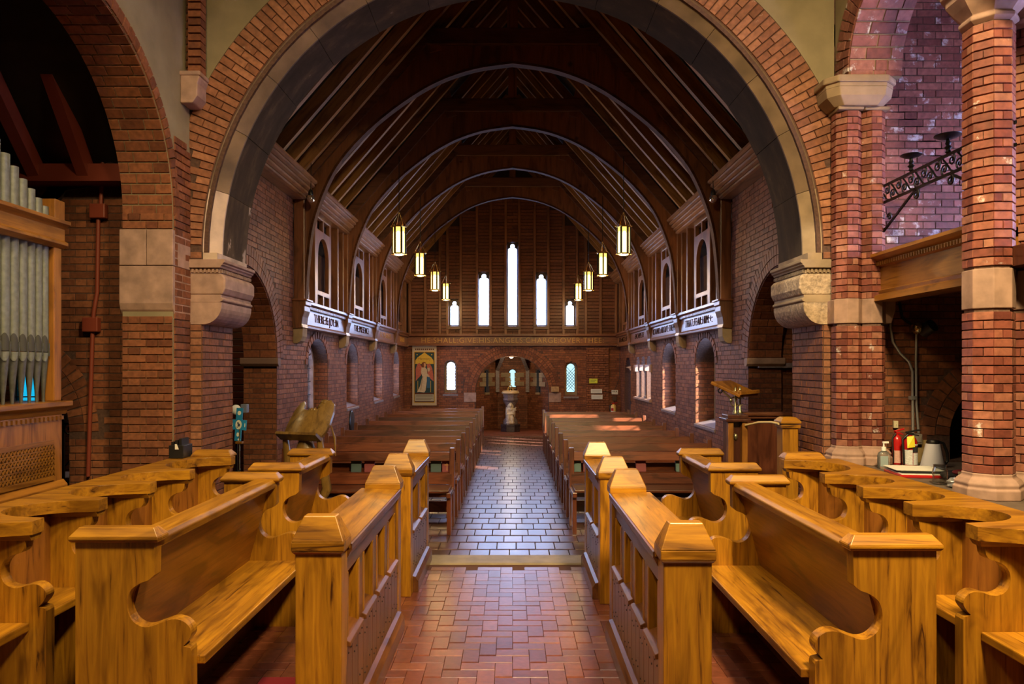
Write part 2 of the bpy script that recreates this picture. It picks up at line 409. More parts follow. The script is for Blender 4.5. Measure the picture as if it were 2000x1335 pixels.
def link(o, parent=None):
    COL.objects.link(o)
    if parent is not None:
        o.parent = parent
        if parent.parent is None: o.matrix_parent_inverse = parent.matrix_basis.inverted()
def top(o, label, cat, group=None, kind=None):
    o['label'] = label; o['category'] = cat
    if group: o['group'] = group
    if kind: o['kind'] = kind
    return o
def thing(name, label, cat, loc=(0, 0, 0), group=None, kind=None):
    o = bpy.data.objects.new(name, None)
    o.location = loc; o.empty_display_size = 0.1
    bpy.context.view_layer.update if False else None
    COL.objects.link(o)
    o.matrix_basis = Matrix.Translation(loc)
    return top(o, label, cat, group, kind)
def dup(root, loc, label, rotz=None):
    kids = {}
    r = root.copy(); COL.objects.link(r); r.location = loc; r['label'] = label
    if rotz is not None: r.rotation_euler = (0, 0, rotz)
    for ch in root.children:
        c = ch.copy(); COL.objects.link(c); c.parent = r
        for g in ch.children:
            d = g.copy(); COL.objects.link(d); d.parent = c
    return r
TEXTS = []
def text(body, name, mat, parent, M, size, ext=0.002, spacing=1.0, align='CENTER'):
    cu = bpy.data.curves.new(name, 'FONT')
    cu.body = body; cu.size = size; cu.extrude = ext; cu.align_x = align; cu.align_y = 'CENTER'; cu.space_character = spacing
    cu.materials.append(mat); cu.offset = -size * .012
    o = bpy.data.objects.new(name, cu)
    link(o, parent)
    o.matrix_basis = M
    TEXTS.append(o)
    return o
def frameM(O, U, V, N):
    M = Matrix.Identity(4)
    for i in range(3):
        M[i][0] = U[i]; M[i][1] = V[i]; M[i][2] = N[i]; M[i][3] = O[i]
    return M

# ------------------------------------------------------------------ brickwork
UNIT = {}
def unit_mesh(mat):
    if mat.name not in UNIT:
        h = 0.5; c = 0.44
        b = B().add([(-h,-h,-h),(h,-h,-h),(h,-h,h),(-h,-h,h),(-h,.2,-h),(h,.2,-h),(h,.2,h),(-h,.2,h),
                     (-.49,h,-c),(.49,h,-c),(.49,h,c),(-.49,h,c)],
                    [(0,1,5,4),(1,2,6,5),(2,3,7,6),(3,0,4,7),(4,5,9,8),(5,6,10,9),(6,7,11,10),(7,4,8,11),(8,9,10,11)])
        me = b.mesh('brick'); me.materials.append(mat); UNIT[mat.name] = me
    return UNIT[mat.name]
def emit_pieces(owner, pieces, mat, limit=300, name='brick', seen=None):
    """pieces: (centre, U, N, V, lu, depth, lv); the ones that show largest become objects of their own"""
    def size(p):
        c = p[0]
        if c.y < 0.5: return 0
        x = 1001 + F * c.x / c.y; y = 715 - F * (c.z - CZ) / c.y
        if not (-30 < x < 2030 and -30 < y < 1365): return 0
        if seen and not seen(x, y): return 0
        d = -c + Vector((0, 0, CZ)); 
        return p[4] * p[6] * max(0.02, abs(p[2].dot(d.normalized()))) / d.length_squared
    order = sorted(pieces, key=size, reverse=True)
    solo = [p for p in order[:limit] if size(p) > 0]; rest = order[len(solo):]
    me = unit_mesh(mat)
    for c, U, N, V, lu, dp, lv in solo:
        o = bpy.data.objects.new(name, me)
        M = Matrix.Identity(4)
        for i in range(3):
            M[i][0] = U[i] * lu; M[i][1] = N[i] * dp; M[i][2] = V[i] * lv; M[i][3] = c[i]
        link(o, owner); o.matrix_basis = M
    if rest:
        vs = []; fs = []; tint = []
        for c, U, N, V, lu, dp, lv in rest:
            k = len(vs); a = U * lu / 2; n_ = N * dp / 2; b = V * lv / 2
            q = 0.94
            vs += [c-a-b-n_, c+a-b-n_, c+a+b-n_, c-a+b-n_, c-a*.98-b*q+n_, c+a*.98-b*q+n_, c+a*.98+b*q+n_, c-a*.98+b*q+n_]
            fs += [(k+4,k+5,k+6,k+7),(k,k+1,k+5,k+4),(k+1,k+2,k+6,k+5),(k+2,k+3,k+7,k+6),(k+3,k,k+4,k+7)]
            tint += [RND.random()] * 5
        m2 = bpy.data.meshes.new(name + '_field'); m2.from_pydata([tuple(v) for v in vs], [], fs)
        a = m2.attributes.new('tint', 'FLOAT', 'FACE'); a.data.foreach_set('value', tint)
        bm = bmesh.new(); bm.from_mesh(m2); bmesh.ops.recalc_face_normals(bm, faces=bm.faces); bm.to_mesh(m2); bm.free()
        m2.materials.append(mat)
        o = bpy.data.objects.new(name + '_field', m2); link(o, owner); o['kind'] = 'stuff'
def spans(polys, v):
    """what the first outline leaves at height v once every hole is taken out"""
    def cut(q):
        xs = []
        n = len(q)
        for i in range(n):
            (x0, y0), (x1, y1) = q[i], q[(i+1) % n]
            if (y0 <= v) != (y1 <= v): xs.append(x0 + (v - y0) * (x1 - x0) / (y1 - y0))
        xs.sort()
        return list(zip(xs[::2], xs[1::2]))
    out = cut(polys[0])
    for q in polys[1:]:
        for a, b in cut(q):
            nx = []
            for c, d in out:
                if b <= c or a >= d: nx.append((c, d))
                else:
                    if a > c: nx.append((c, a))
                    if b < d: nx.append((b, d))
            out = nx
    return out
def lay(polys, O, U, V, N, L=0.19, H=0.061, J=0.006, dp=0.03, proud=0.005, rag=0.002, bond='flemish'):
    O = Vector(O); U = Vector(U); V = Vector(V); N = Vector(N); out = []
    v0 = min(p[1] for q in polys for p in q); v1 = max(p[1] for q in polys for p in q)
    nrow = max(1, round((v1 - v0) / H)); H = (v1 - v0) / nrow
    for r in range(nrow):
        vm = v0 + (r + 0.5) * H
        for a, b in spans(polys, vm):
            if b - a < 0.03: continue
            x = math.floor(a / L) * L - L
            if bond == 'flemish':
                seq = [L, L / 2]; x = math.floor(a / (1.5 * L)) * 1.5 * L - 1.5 * L - (0.75 * L if r % 2 else 0)
            elif bond == 'stretcher':
                seq = [L]; x -= (L / 2 if r % 2 else 0)
            else:
                seq = bond
                x = a
            k = 0
            while x < b:
                w = seq[k % len(seq)]; k += 1
                s0 = max(x, a); s1 = min(x + w, b); x += w
                if s1 - s0 < 0.025: continue
                c = O + U * ((s0 + s1) / 2) + V * vm + N * (proud - dp / 2 + RND.uniform(-rag, rag))
                out.append((c, U, N, V, s1 - s0 - J, dp, H - J))
    return out
def ring(C, U, V, N, r0, r1, a0, a1, step=0.068, cuts=None, dp=0.03, proud=0.006, J=0.006, clip=None):
    """voussoirs of an arch face, angles in radians from U towards V"""
    C = Vector(C); U = Vector(U); V = Vector(V); N = Vector(N); out = []
    n = max(3, round((a1 - a0) * (r0 + r1) / 2 / step)); da = (a1 - a0) / n
    for k in range(n):
        a = a0 + (k + 0.5) * da; d = U * math.cos(a) + V * math.sin(a); t = -U * math.sin(a) + V * math.cos(a)
        rr = [r0, r1] if not cuts else ([r0] + [r0 + (r1 - r0) * c for c in cuts[k % len(cuts)]] + [r1])
        for i in range(len(rr) - 1):
            rm = (rr[i] + rr[i+1]) / 2; c = C + d * rm + N * (proud - dp / 2 + RND.uniform(-.002, .002))
            if clip and not clip(c): continue
            out.append((c, d, N, t, rr[i+1] - rr[i] - J, dp, rm * da - J))
    return out
def arcpts(cx, cz, r, a0, a1, n=20, ry=None):
    ry = ry or r
    return [(cx + r * math.cos(a0 + (a1 - a0) * i / n), cz + ry * math.sin(a0 + (a1 - a0) * i / n)) for i in range(n + 1)]
def arched(c, half, z0, zs, n=14, rise=None):
    """opening outline: sill z0, springing zs, arch above"""
    return [(c - half, z0), (c + half, z0)] + arcpts(c, zs, half, 0, pi, n, rise or half)
EX, EY, EZ = Vector((1, 0, 0)), Vector((0, 1, 0)), Vector((0, 0, 1))
FLN = -0.10      # nave floor level
# ================================================================== SETTING
def portal(loc, normal, w, h):
    d = bpy.data.lights.new('window_portal', 'AREA'); d.shape = 'RECTANGLE'; d.size = w; d.size_y = h
    d.cycles.is_portal = True
    o = bpy.data.objects.new('window_portal', d); o.location = loc
    o.rotation_euler = Vector(normal).to_track_quat('-Z', 'Z' if abs(normal[2]) < .9 else 'Y').to_euler()
    COL.objects.link(o)
XW = 2.85; YF = 18.9; YA = 6.0; YB = 6.65; ZP = 2.5
# ---- floors
fl = B().box(-7, 5.2, -2.6, 6.5, -0.35, -0.012)
floor = top(fl.obj('floor', plain('floor_bed', (0.09, 0.034, 0.022), 0.8)), 'chancel floor of red parquet blocks between the choir desks', 'floor', kind='structure')
PARQ = brickmat('parquet_block', [(0, (0.115, 0.033, 0.020)), (0.4, (0.175, 0.052, 0.028)), (0.7, (0.230, 0.078, 0.038)), (1, (0.140, 0.040, 0.026))], rough=0.30, spec=0.6, coat=0.25)
w = 0.098; dom = []
for j in range(24, 64):
    for i in range(-22, 22):
        if (i - j) % 4 == 0: dom.append((i * w + w, j * w + w / 2, 2 * w, w))
        elif (i - j) % 4 == 3: dom.append((i * w + w / 2, j * w + w, w, 2 * w))
ps = []
for x, y, a, b in dom:
    if y + b / 2 > 6.17 or abs(x) > 2.1: continue
    ps.append((Vector((x, y, -0.006 + RND.uniform(-.0006, .0006))), EX, EZ, EY, a - .0014, 0.012, b - .0014))
emit_pieces(floor, ps, PARQ, 300, 'parquet_block')
top(B().box(-2.6, 2.6, 6.18, 6.46, -0.14, 0.004).obj('trim_1', plain('worn_step_stone', (0.26, 0.205, 0.135), 0.5, var=0.2, vs=8), bevel=0.012), 'tan stone step edge across the aisle below the choir desks', 'step', kind='structure')
nf = B().box(-3.3, 3.3, 6.4, 21, -0.45, FLN - 0.010).box(-7, -3.3, 6.4, 9.5, -0.45, FLN - 0.010).box(3.3, 5.2, 6.4, 9.5, -0.45, FLN - 0.010).obj('floor', plain('nave_floor_bed', (0.05, 0.035, 0.035), 0.85))
top(nf, 'nave aisle floor of dark glossy pavers laid in stepped rows', 'floor', kind='structure')
PAVE = brickmat('nave_paver', [(0, (0.075, 0.030, 0.026)), (0.5, (0.115, 0.048, 0.040)), (1, (0.150, 0.064, 0.050))], rough=0.30, spec=1.0, coat=0.8)
ps = []
ty = 0.29; tx = 0.192; r = 0; y = 6.47
while y < 18.45:
    off = (r * 0.066) % tx
    i0 = -16
    for i in range(i0, 17):
        x = i * tx + off
        if abs(x) < 2.75:
            ps.append((Vector((x, y + ty / 2, FLN - .006 + RND.uniform(-.0008, .0008))), EX, EZ, EY, tx - .008, .014, ty - .010))
    y += ty; r += 1
emit_pieces(nf, ps, PAVE, 300, 'paver', seen=lambda x, y: 800 < x < 1200)

# ---- chancel arch wall (plane y = 6.0), with the organ-side and gallery-side stretches
cw = B()
arch_o = [(-2.6, 0.0)] + [(-2.6, 2.65)] + list(reversed(arcpts(0, 2.65, 2.55, 0, pi, 48))) + [(2.6, 2.65), (2.6, 0.0)]
org_o = arched(-4.38, 0.67, 0.02, 1.15, 20)
gal_o = arched(4.12, 0.46, 0.92, 1.12, 20)
outer = [(-7, -.2), (-2.6, -.2)] + arch_o[1:-1] + [(2.6, -.2), (5.2, -.2), (5.2, 8.6), (-7, 8.6)]
cw.slab([outer, list(reversed(org_o)), list(reversed(gal_o))], (0, YA, 0), EX, EZ, (0, -1, 0), YB - YA)
wch = top(cw.obj('wall_chancel', MORTAR), 'brick wall of the great round chancel arch with olive plaster spandrels', 'wall', kind='structure')
NF = Vector((0, -1, 0)); O6 = Vector((0, YA, 0))
# plaster spandrels
def ringclip(c): return abs(c.x) < 2.70
pl = arcpts(0, 2.65, 2.93, rad(26), rad(154), 40)
pl = [p for p in pl if abs(p[0]) < 2.69]
B().slab([[(2.69, pl[0][1])] + pl + [(-2.69, pl[-1][1]), (-2.69, 6.6), (2.69, 6.6)]], O6 + NF * .004, EX, EZ, NF, 0.03).obj('plaster', PLASTER, wch)
ps = ring((0, YA, 2.65), EX, EZ, NF, 2.60, 2.925, 0.0, pi, 0.066, [[0.62], [0.36]], clip=ringclip, proud=0.012)
for sx in (-1, 1):
    ps += lay([[(sx * 2.60, 0), (sx * 2.70, 0), (sx * 2.70, 2.66), (sx * 2.60, 2.66)]] , O6, EX, EZ, NF, L=.2, bond=[.1])
emit_pieces(wch, ps, BR_ARCH, 300)
# pier reveals under the corbels and lower spandrel bricks beside the ring
ps = []
for sx in (-1, 1):
    ps += lay([[(0, 0), (YB - YA, 0), (YB - YA, 2.06), (0, 2.06)]], (sx * 2.60, YA, 0), EY, EZ, (-sx, 0, 0))
emit_pieces(wch, ps, BR_LEFT, 300)
# stone order: chamfer + soffit voussoirs (blocks, stained by soot)
NST = 15
for k in range(NST):
    a0 = pi * k / NST + .0008; a1 = pi * (k + 1) / NST - .0008
    q = B(); m = 5
    for i in range(m + 1):
        a = a0 + (a1 - a0) * i / m; c, s_ = math.cos(a), math.sin(a)
        q.v += [(2.59*c, YA - .006, 2.65 + 2.59*s_), (2.47*c, YA + .10, 2.65 + 2.47*s_), (2.47*c, YA + .12, 2.65 + 2.47*s_), (2.585*c, YA + .12, 2.65 + 2.585*s_)]
    for i in range(m):
        j = i * 4; q.f += [(j + e, j + (e+1) % 4, j + 4 + (e+1) % 4, j + 4 + e) for e in range(4)]
    q.f += [(0, 1, 2, 3), tuple(m*4 + e for e in (3, 2, 1, 0))]
    q.obj('arch_stone', STONE_T if k == 0 else PALEST if k == NST - 1 else ARCHST, wch)
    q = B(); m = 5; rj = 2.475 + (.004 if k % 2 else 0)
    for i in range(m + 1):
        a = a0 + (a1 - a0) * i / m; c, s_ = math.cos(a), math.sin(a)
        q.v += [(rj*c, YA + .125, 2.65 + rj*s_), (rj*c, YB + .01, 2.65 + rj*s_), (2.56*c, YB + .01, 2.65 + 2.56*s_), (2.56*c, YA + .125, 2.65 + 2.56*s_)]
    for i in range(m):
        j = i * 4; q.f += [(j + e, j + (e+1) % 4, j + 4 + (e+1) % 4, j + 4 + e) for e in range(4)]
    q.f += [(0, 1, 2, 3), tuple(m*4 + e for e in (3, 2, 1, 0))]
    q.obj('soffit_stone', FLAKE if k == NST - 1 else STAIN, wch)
for sx in (-1, 1):
    B().box(sx * 2.47, sx * 2.59, YA - .004, YB + .01, 2.585, 2.65).obj('arch_stone', PALEST if sx < 0 else STONE_T, wch)
# organ-side stretch of that wall: brick with the low arch
ps = lay([[(-5.9, 0), (-3.12, 0), (-3.12, 3.1), (-5.9, 3.1)], org_o], O6, EX, EZ, NF)
ps = [p for p in ps if (p[0].x + 4.38) ** 2 + max(0, p[0].z - 1.15) ** 2 > .93 ** 2 or p[0].z < 1.12]
ps += ring((-4.38, YA, 1.15), EX, EZ, NF, .67, .92, 0, pi * .62, .07, [[.5]])
emit_pieces(wch, ps, BR_LEFT, 260)
# gallery side: upper efflorescent wall and dark niche wall with ringed arch below
ps = lay([[(2.72, 2.42), (4.9, 2.42), (4.9, 5.6), (2.72, 5.6)]], O6, EX, EZ, NF, L=.205)
emit_pieces(wch, ps, BR_WHITE, 300)
ps = lay([[(2.9, .9), (4.9, .9), (4.9, 2.4), (2.9, 2.4)], gal_o], O6, EX, EZ, NF)
ps = [p for p in ps if (p[0].x - 4.12) ** 2 + max(0, p[0].z - 1.12) ** 2 > .73 ** 2]
ps += ring((4.12, YA, 1.12), EX, EZ, NF, .46, .58, 0.2, pi, .075, None) + ring((4.12, YA, 1.12), EX, EZ, NF, .585, .705, 0.2, pi, .078, None)
emit_pieces(wch, ps, BR_LEFT, 200)
top(B().box(3.5, 4.75, YA + .35, YA + .37, .85, 1.7).obj('trim_2', VOID), 'near-black plate standing in for the shade inside the low ringed brick arch', 'recess', kind='structure')  # black plate takes the place of shade in the arch opening

# ---- chancel side wall on the organ side (plane x = -2.70)
NR = Vector((1, 0, 0)); OL = Vector((-2.70, 0, 0))
hole = arched(4.45, 1.25, 0.01, 2.90, 40)
sw = B().slab([[(-2.6, 0), (5.995, 0), (5.995, 6.6), (-2.6, 6.6)], list(reversed(hole))], OL, EY, EZ, NR, 0.40)
wl_ = top(sw.obj('wall_organ_side', PLASTER), 'olive plastered chancel wall pierced by the tall brick organ arch', 'wall', kind='structure')
ps = lay([[(0, 0), (.40, 0), (.40, 2.10), (0, 2.10)]], (-3.10, 5.70, 0), EX, EZ, NF, proud=.012)
ps += lay([[(0, 2.79), (.40, 2.79), (.40, 2.92), (0, 2.92)]], (-3.10, 5.70, 0), EX, EZ, NF, proud=.012)
n = 48
for k in range(n):      # soffit bricks of the organ arch
    a = pi * (k + .5) / n
    if a > pi * .8: continue
    t = Vector((0, -math.sin(a), math.cos(a))); nn = Vector((0, -math.cos(a), -math.sin(a)))
    c0 = Vector((0, 4.45, 2.90)) - nn * 1.25
    segs = [(-3.10, -2.97), (-2.97, -2.78), (-2.78, -2.70)] if k % 2 else [(-3.10, -3.02), (-3.02, -2.83), (-2.83, -2.70)]
    for x0, x1 in segs:
        ps.append((Vector((c0.x + (x0 + x1) / 2, c0.y, c0.z)) - nn * .004, EX, nn, t, x1 - x0 - .009, .03, 1.25 * pi / n - .009))
emit_pieces(wl_, ps, BR_LEFT, 300)
ps = ring((-2.70, 4.45, 2.90), EY, EZ, NR, 1.25, 1.345, 0, pi, .075, None, proud=.012)
ps += lay([[(5.71, 0), (5.99, 0), (5.99, 3.50), (5.71, 3.54)]], OL, EY, EZ, NR, proud=.012)
emit_pieces(wl_, ps, BR_LEFT, 300)
st = B()
for x0, x1 in ((-3.115, -2.905), (-2.90, -2.69)):
    B().box(x0, x1, 5.675, 5.75, 2.50, 2.785).obj('impost_stone', STONE, wl_, bevel=.006)
B().prism([(5.675, 2.495), (5.675, 2.20), (5.69, 2.15), (5.715, 2.115), (5.76, 2.10), (5.99, 2.10), (5.99, 2.495)], 'x', -3.115, -2.69).obj('impost_stone', STONE, wl_, bevel=.004)
B().box(-2.72, -2.688, 5.755, 5.985, 2.50, 2.785).obj('impost_stone', STONE, wl_, bevel=.004)
# ---- chancel side wall on the gallery side: dwarf wall, arcade wall over the columns
dw = B().box(2.49, 3.30, -2.6, 5.99, 0, .87)
top(dw.obj('wall_gallery_side', MORTAR), 'low brick wall behind the choir stalls carrying the slate ledge', 'wall', kind='structure')
top(B().box(2.475, 4.9, -2.6, 5.985, .87, .90).obj('trim_3', LEDGE, bevel=.006), 'dark slate ledge along the stall backs holding bottles and papers', 'ledge', kind='structure')
ar = B(); zs = 4.06
y0, y1 = 4.56, 5.74
arc_hole = [(y0, 4.02), (y1, 4.02)] + arcpts((y0 + y1) / 2, zs, (y1 - y0) / 2, 0, pi, 24)
ar.slab([[(-2.6, 4.02), (y0, 4.02)] + list(reversed(arc_hole[2:])) + [(y1, 4.02), (5.995, 4.02), (5.995, 6.6), (-2.6, 6.6)]], (2.70, 0, 0), EY, EZ, (-1, 0, 0), .42)
war = top(ar.obj('wall_arcade', PLASTER), 'plastered wall over the gallery arcade with brick arch bands', 'wall', kind='structure')
NLf = Vector((-1, 0, 0)); yc = (y0 + y1) / 2; rr = (y1 - y0) / 2
ps = ring((2.70, yc, zs), EY, EZ, NLf, rr, rr + .24, 0, pi, .07, [[.6], [.35]], proud=.015)
for k in range(20):
    a = pi * (k + .5) / 20; nn = Vector((0, -math.cos(a), -math.sin(a))); t = Vector((0, -math.sin(a), math.cos(a))); c0 = Vector((0, yc, zs)) - nn * rr
    for x0, x1 in ([(2.69, 2.82), (2.82, 3.02), (3.02, 3.12)] if k % 2 else [(2.69, 2.90), (2.90, 3.00), (3.00, 3.12)]):
        ps.append((Vector(((x0 + x1) / 2, c0.y, c0.z)) - nn * .004, EX, nn, t, x1 - x0 - .008, .03, rr * pi / 20 - .008))
for q in ((5.74, 5.98), (4.2, 4.56)):
    ps += lay([[(q[0], 4.02), (q[1], 4.02), (q[1], 4.08), (q[0], 4.08)]], (2.70, 0, 0), EY, EZ, NLf)
ps += lay([[(0, 4.02), (.42, 4.02), (.42, 4.08), (0, 4.08)]], (2.70, 5.74, 0), EX, EZ, NF)
emit_pieces(war, ps, BR_WHITE, 300)
# ---- shell of chancel, organ chamber and gallery (mostly out of view)
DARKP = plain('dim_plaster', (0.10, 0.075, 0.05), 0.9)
top(B().box(-7, 5.2, -2.7, 6.0, 6.6, 6.75).obj('ceiling', plain('chancel_ceiling', (0.20, 0.13, 0.075), 0.9)), 'chancel ceiling above the choir', 'ceiling', kind='structure')
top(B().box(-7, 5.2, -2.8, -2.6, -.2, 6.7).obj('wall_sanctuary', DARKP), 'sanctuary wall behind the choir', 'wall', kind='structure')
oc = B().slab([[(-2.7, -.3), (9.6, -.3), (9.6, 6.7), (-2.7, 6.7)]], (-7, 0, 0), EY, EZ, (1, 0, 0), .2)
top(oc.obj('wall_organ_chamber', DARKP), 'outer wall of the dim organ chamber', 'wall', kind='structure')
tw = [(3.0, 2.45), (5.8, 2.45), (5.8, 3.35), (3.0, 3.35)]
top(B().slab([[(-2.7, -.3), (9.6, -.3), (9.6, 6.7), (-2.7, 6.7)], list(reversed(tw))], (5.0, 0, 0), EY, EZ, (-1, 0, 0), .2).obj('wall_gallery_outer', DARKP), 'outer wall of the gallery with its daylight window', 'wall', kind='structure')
wi = thing('window_1', 'tall gallery window lighting the whitened brick wall', 'window', (5.1, 4.35, 3.4), kind='structure')
B().box(5.10, 5.11, 3.0, 5.8, 2.45, 3.35).obj('pane', FROST, wi)
for i in range(1, 4): B().box(5.08, 5.13, 3.0 + i * .675 - .02, 3.0 + i * .675 + .02, 2.45, 3.35).obj('mullion', LEAD, wi)
gf = B().box(3.0, 5.0, -2.6, 5.99, 2.30, 2.42)
top(gf.obj('floor', DARKW), 'underside of the gallery floor behind the panelled beam', 'floor', kind='structure')
# ceiling of organ chamber with raking dark-red rafters
sl_ = Vector((0, -4.0, 3.15)).normalized(); sn_ = Vector((0, -3.15, -4.0)).normalized()
oceil = B().slab([[(-7, -.3), (-3.1, -.3), (-3.1, 6.2), (-7, 6.2)]], (0, 5.95, 3.40), EX, sl_, sn_, .1)
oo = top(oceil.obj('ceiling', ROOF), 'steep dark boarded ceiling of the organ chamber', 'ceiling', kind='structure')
RR = plain('dark_red_rafter', (0.15, 0.026, 0.014), 0.5)
for p, q in (((172, 348), (28, -60)), ((75, 345), (-60, 60))):
    a_ = PX(*p, 5.88); c_ = PX(*q, 5.0); B().bar(a_, c_, .09, .13).obj('rafter', RR, oo)
B().box(-6.9, -3.12, 5.80, 5.99, 3.20, 3.34).obj('wall_plate', RR, oo)
# side aisle beyond the organ arch
sa = B().slab([[(-7, -.3), (-3.2, -.3), (-3.2, 5), (-7, 5)], list(reversed(arched(-6.35, .17, 1.0, 2.0))), list(reversed(arched(-5.52, .15, .9, 1.75)))], (0, 9.3, 0), EX, EZ, NF, .2)
wsa = top(sa.obj('wall_side_aisle', MORTAR), 'far wall of the organ-side aisle seen through arches', 'wall', kind='structure')
ps = lay([[(-6.9, 0), (-4.7, 0), (-4.7, 2.6), (-6.9, 2.6)], arched(-6.35, .17, 1.0, 2.0), arched(-5.52, .15, .9, 1.75)], (0, 9.3, 0), EX, EZ, NF)
emit_pieces(wsa, ps, BR_NAVE, 80, seen=lambda x, y: x < 165)
for i in range(36):
    B().box(-4.6, -3.22, 9.262, 9.298, .02 + i * .085, .02 + i * .085 + .079).obj('board', REDBOARD, wsa, bevel=.004)
for k, (x, h, a, b_) in enumerate(((-6.35, .17, 1.0, 2.0), (-5.52, .15, .9, 1.75))):
    wi = thing('window_2' if k == 0 else 'window_3', ('blue lancet glimpsed behind the organ pipes', 'narrow blue lancet beside the iron candle stand')[k], 'window', (x, 9.4, a), kind='structure')
    B().slab([arched(x, h, a, b_)], (0, 9.42, 0), EX, EZ, NF, .012).obj('pane', GLASS_B, wi)
    for z in (a + .3, a + .6, a + .9): B().box(x - h, x + h, 9.40, 9.43, z - .008, z + .008).obj('glazing_bar', LEAD, wi)
    portal((x, 9.36, (a + b_) / 2), (0, -1, 0), 2 * h, b_ - a)
top(B().box(-7, -3.1, 6.6, 9.6, 4.4, 4.55).obj('ceiling', ROOF), 'low dark ceiling of the organ-side aisle', 'ceiling', kind='structure')
top(B().box(3.1, 5.2, 6.6, 9.6, 4.4, 4.55).obj('ceiling', ROOF), 'low dark ceiling behind the pulpit-side opening', 'ceiling', kind='structure')

# ---- nave side walls
def jamb(owner_ps, s, y, z0, z1, d=.40, face=-1, x0=XW):
    owner_ps += lay([[(0, z0), (d, z0), (d, z1), (0, z1)]], (s * x0, y, 0), Vector((s, 0, 0)), EZ, Vector((0, face, 0)), proud=.004)
NWIN = {-1: [(10.50, .55, .95, 1.72, .38), (12.75, .46, .98, 1.74, .36), (15.2, .50, .98, 1.74, .34), (17.55, .44, .98, 1.74, .32)],
        1: [(10.62, .55, .82, 1.74, .38), (13.08, .56, .90, 1.74, .38)]}
TRI = [(14.98, .22), (15.62, .22), (16.26, .22)]
winno = [4]
for s in (-1, 1):
    side = 'organ' if s < 0 else 'pulpit'
    N = Vector((-s, 0, 0)); O = Vector((s * XW, 0, 0))
    holes = [arched(7.68, .98, -.29, 1.80, 28)]
    for (c, h, a, b_, ri) in NWIN[s]: holes.append(arched(c, h, a, b_, 14, ri))
    rings = [(c, h, b_, ri) for (c, h, a, b_, ri) in NWIN[s]]
    if s > 0:
        for c, h in TRI: holes.append(arched(c, h, 1.02, 1.72, 12))
        door_o = arched(17.70, .52, -.28, 1.42, 16); holes.append(door_o)
    outer = [(YB - .02, -.3), (YF + .4, -.3), (YF + .4, ZP), (9.3, ZP), (9.3, 4.4), (YB - .02, 4.4)]
    wb_ = B().slab([outer] + [list(reversed(h)) for h in holes], O, EY, EZ, N, .40)
    nw = top(wb_.obj('wall_left' if s < 0 else 'wall_right', MORTAR), f'brick nave wall with arched windows on the {side} side', 'wall', kind='structure')
    regs = [[(YB, FLN), (YF, FLN), (YF, 2.45), (9.3, 2.45), (9.3, 4.35), (YB, 4.35)]] + holes
    ps = lay(regs, O, EY, EZ, N, L=.2)
    keep = []
    for p in ps:
        c = p[0]; ok = True
        for (wc, h, zs_, ri) in rings:
            if c.z > zs_ - .03 and (abs(c.y - wc) / (h + .11)) ** 2 + ((c.z - zs_) / (ri + .11)) ** 2 < 1: ok = False
        if c.z > 1.78 and math.hypot(c.y - 7.68, c.z - 1.8) < 1.22: ok = False
        if ok: keep.append(p)
    ps = keep
    ps += ring((s * XW, 7.68, 1.80), EY, EZ, N, .98, 1.21, 0, pi, .07, [[.5]], proud=.010)
    for (wc, h, zs_, ri) in rings:
        n = 15
        for k in range(n):
            a = pi * (k + .5) / n
            d = Vector((0, math.cos(a) * (h + .055), math.sin(a) * (ri + .055))); dn = d.normalized(); t = Vector((0, -dn.z, dn.y))
            ps.append((Vector((s * XW, wc, zs_)) + d - N * .003, dn, N, t, .10, .03, .085))
    for (wc, h, a, b_, ri) in NWIN[s]: jamb(ps, s, wc + h, a, b_ + .06)
    jamb(ps, s, 8.66, FLN, 1.68)
    emit_pieces(nw, ps, BR_NAVE, 300)
    # soffit of side opening
    q = []
    for k in range(32):
        a = pi * (k + .5) / 32; nn = Vector((0, -math.cos(a), -math.sin(a))); t = Vector((0, -math.sin(a), math.cos(a))); c0 = Vector((0, 7.68, 1.8)) - nn * .98
        for x0, x1 in ([(2.85, 2.95), (2.95, 3.15), (3.15, 3.25)] if k % 2 else [(2.85, 3.05), (3.05, 3.25)]):
            q.append((Vector((s * (x0 + x1) / 2, c0.y, c0.z)) - nn * .003, EX, nn, t, x1 - x0 - .008, .026, .98 * pi / 32 - .008))
    emit_pieces(nw, q, BR_NAVE, 60)
    B().prism([(8.60, 1.70), (8.56, 1.73), (8.56, 1.80), (8.67, 1.80), (8.67, 1.70)], 'x', s * 2.80, s * 3.26).obj('impost_stone', plain('dark_impost', (0.16, 0.09, 0.07), .6) if s < 0 else STONE, nw, bevel=.008)
    # clerestory recess behind the screens
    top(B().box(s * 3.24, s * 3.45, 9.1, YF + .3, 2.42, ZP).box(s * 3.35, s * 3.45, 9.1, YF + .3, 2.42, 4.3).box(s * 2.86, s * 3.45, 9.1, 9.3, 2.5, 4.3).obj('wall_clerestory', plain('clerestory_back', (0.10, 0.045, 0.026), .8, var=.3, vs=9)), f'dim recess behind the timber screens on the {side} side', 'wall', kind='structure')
    # end wall seen through the side opening
    if s > 0:
        e = B().slab([[(3.2, -.2), (5.2, -.2), (5.2, 4.5), (3.2, 4.5)]], (0, 8.72, 0), EX, EZ, NF, .2)
        we = top(e.obj('wall_passage', MORTAR), 'dim brick wall above the dark dado behind the reading desk', 'wall', kind='structure')
        ps = lay([[(3.25, 1.0), (4.6, 1.0), (4.6, 3.0), (3.25, 3.0)]], (0, 8.72, 0), EX, EZ, NF)
        emit_pieces(we, ps, BR_NAVE, 60)
        B().box(2.95, 4.8, 8.60, 8.71, 1.68, 1.74).obj('string_course', STONE_G, we, bevel=.01)
        pass
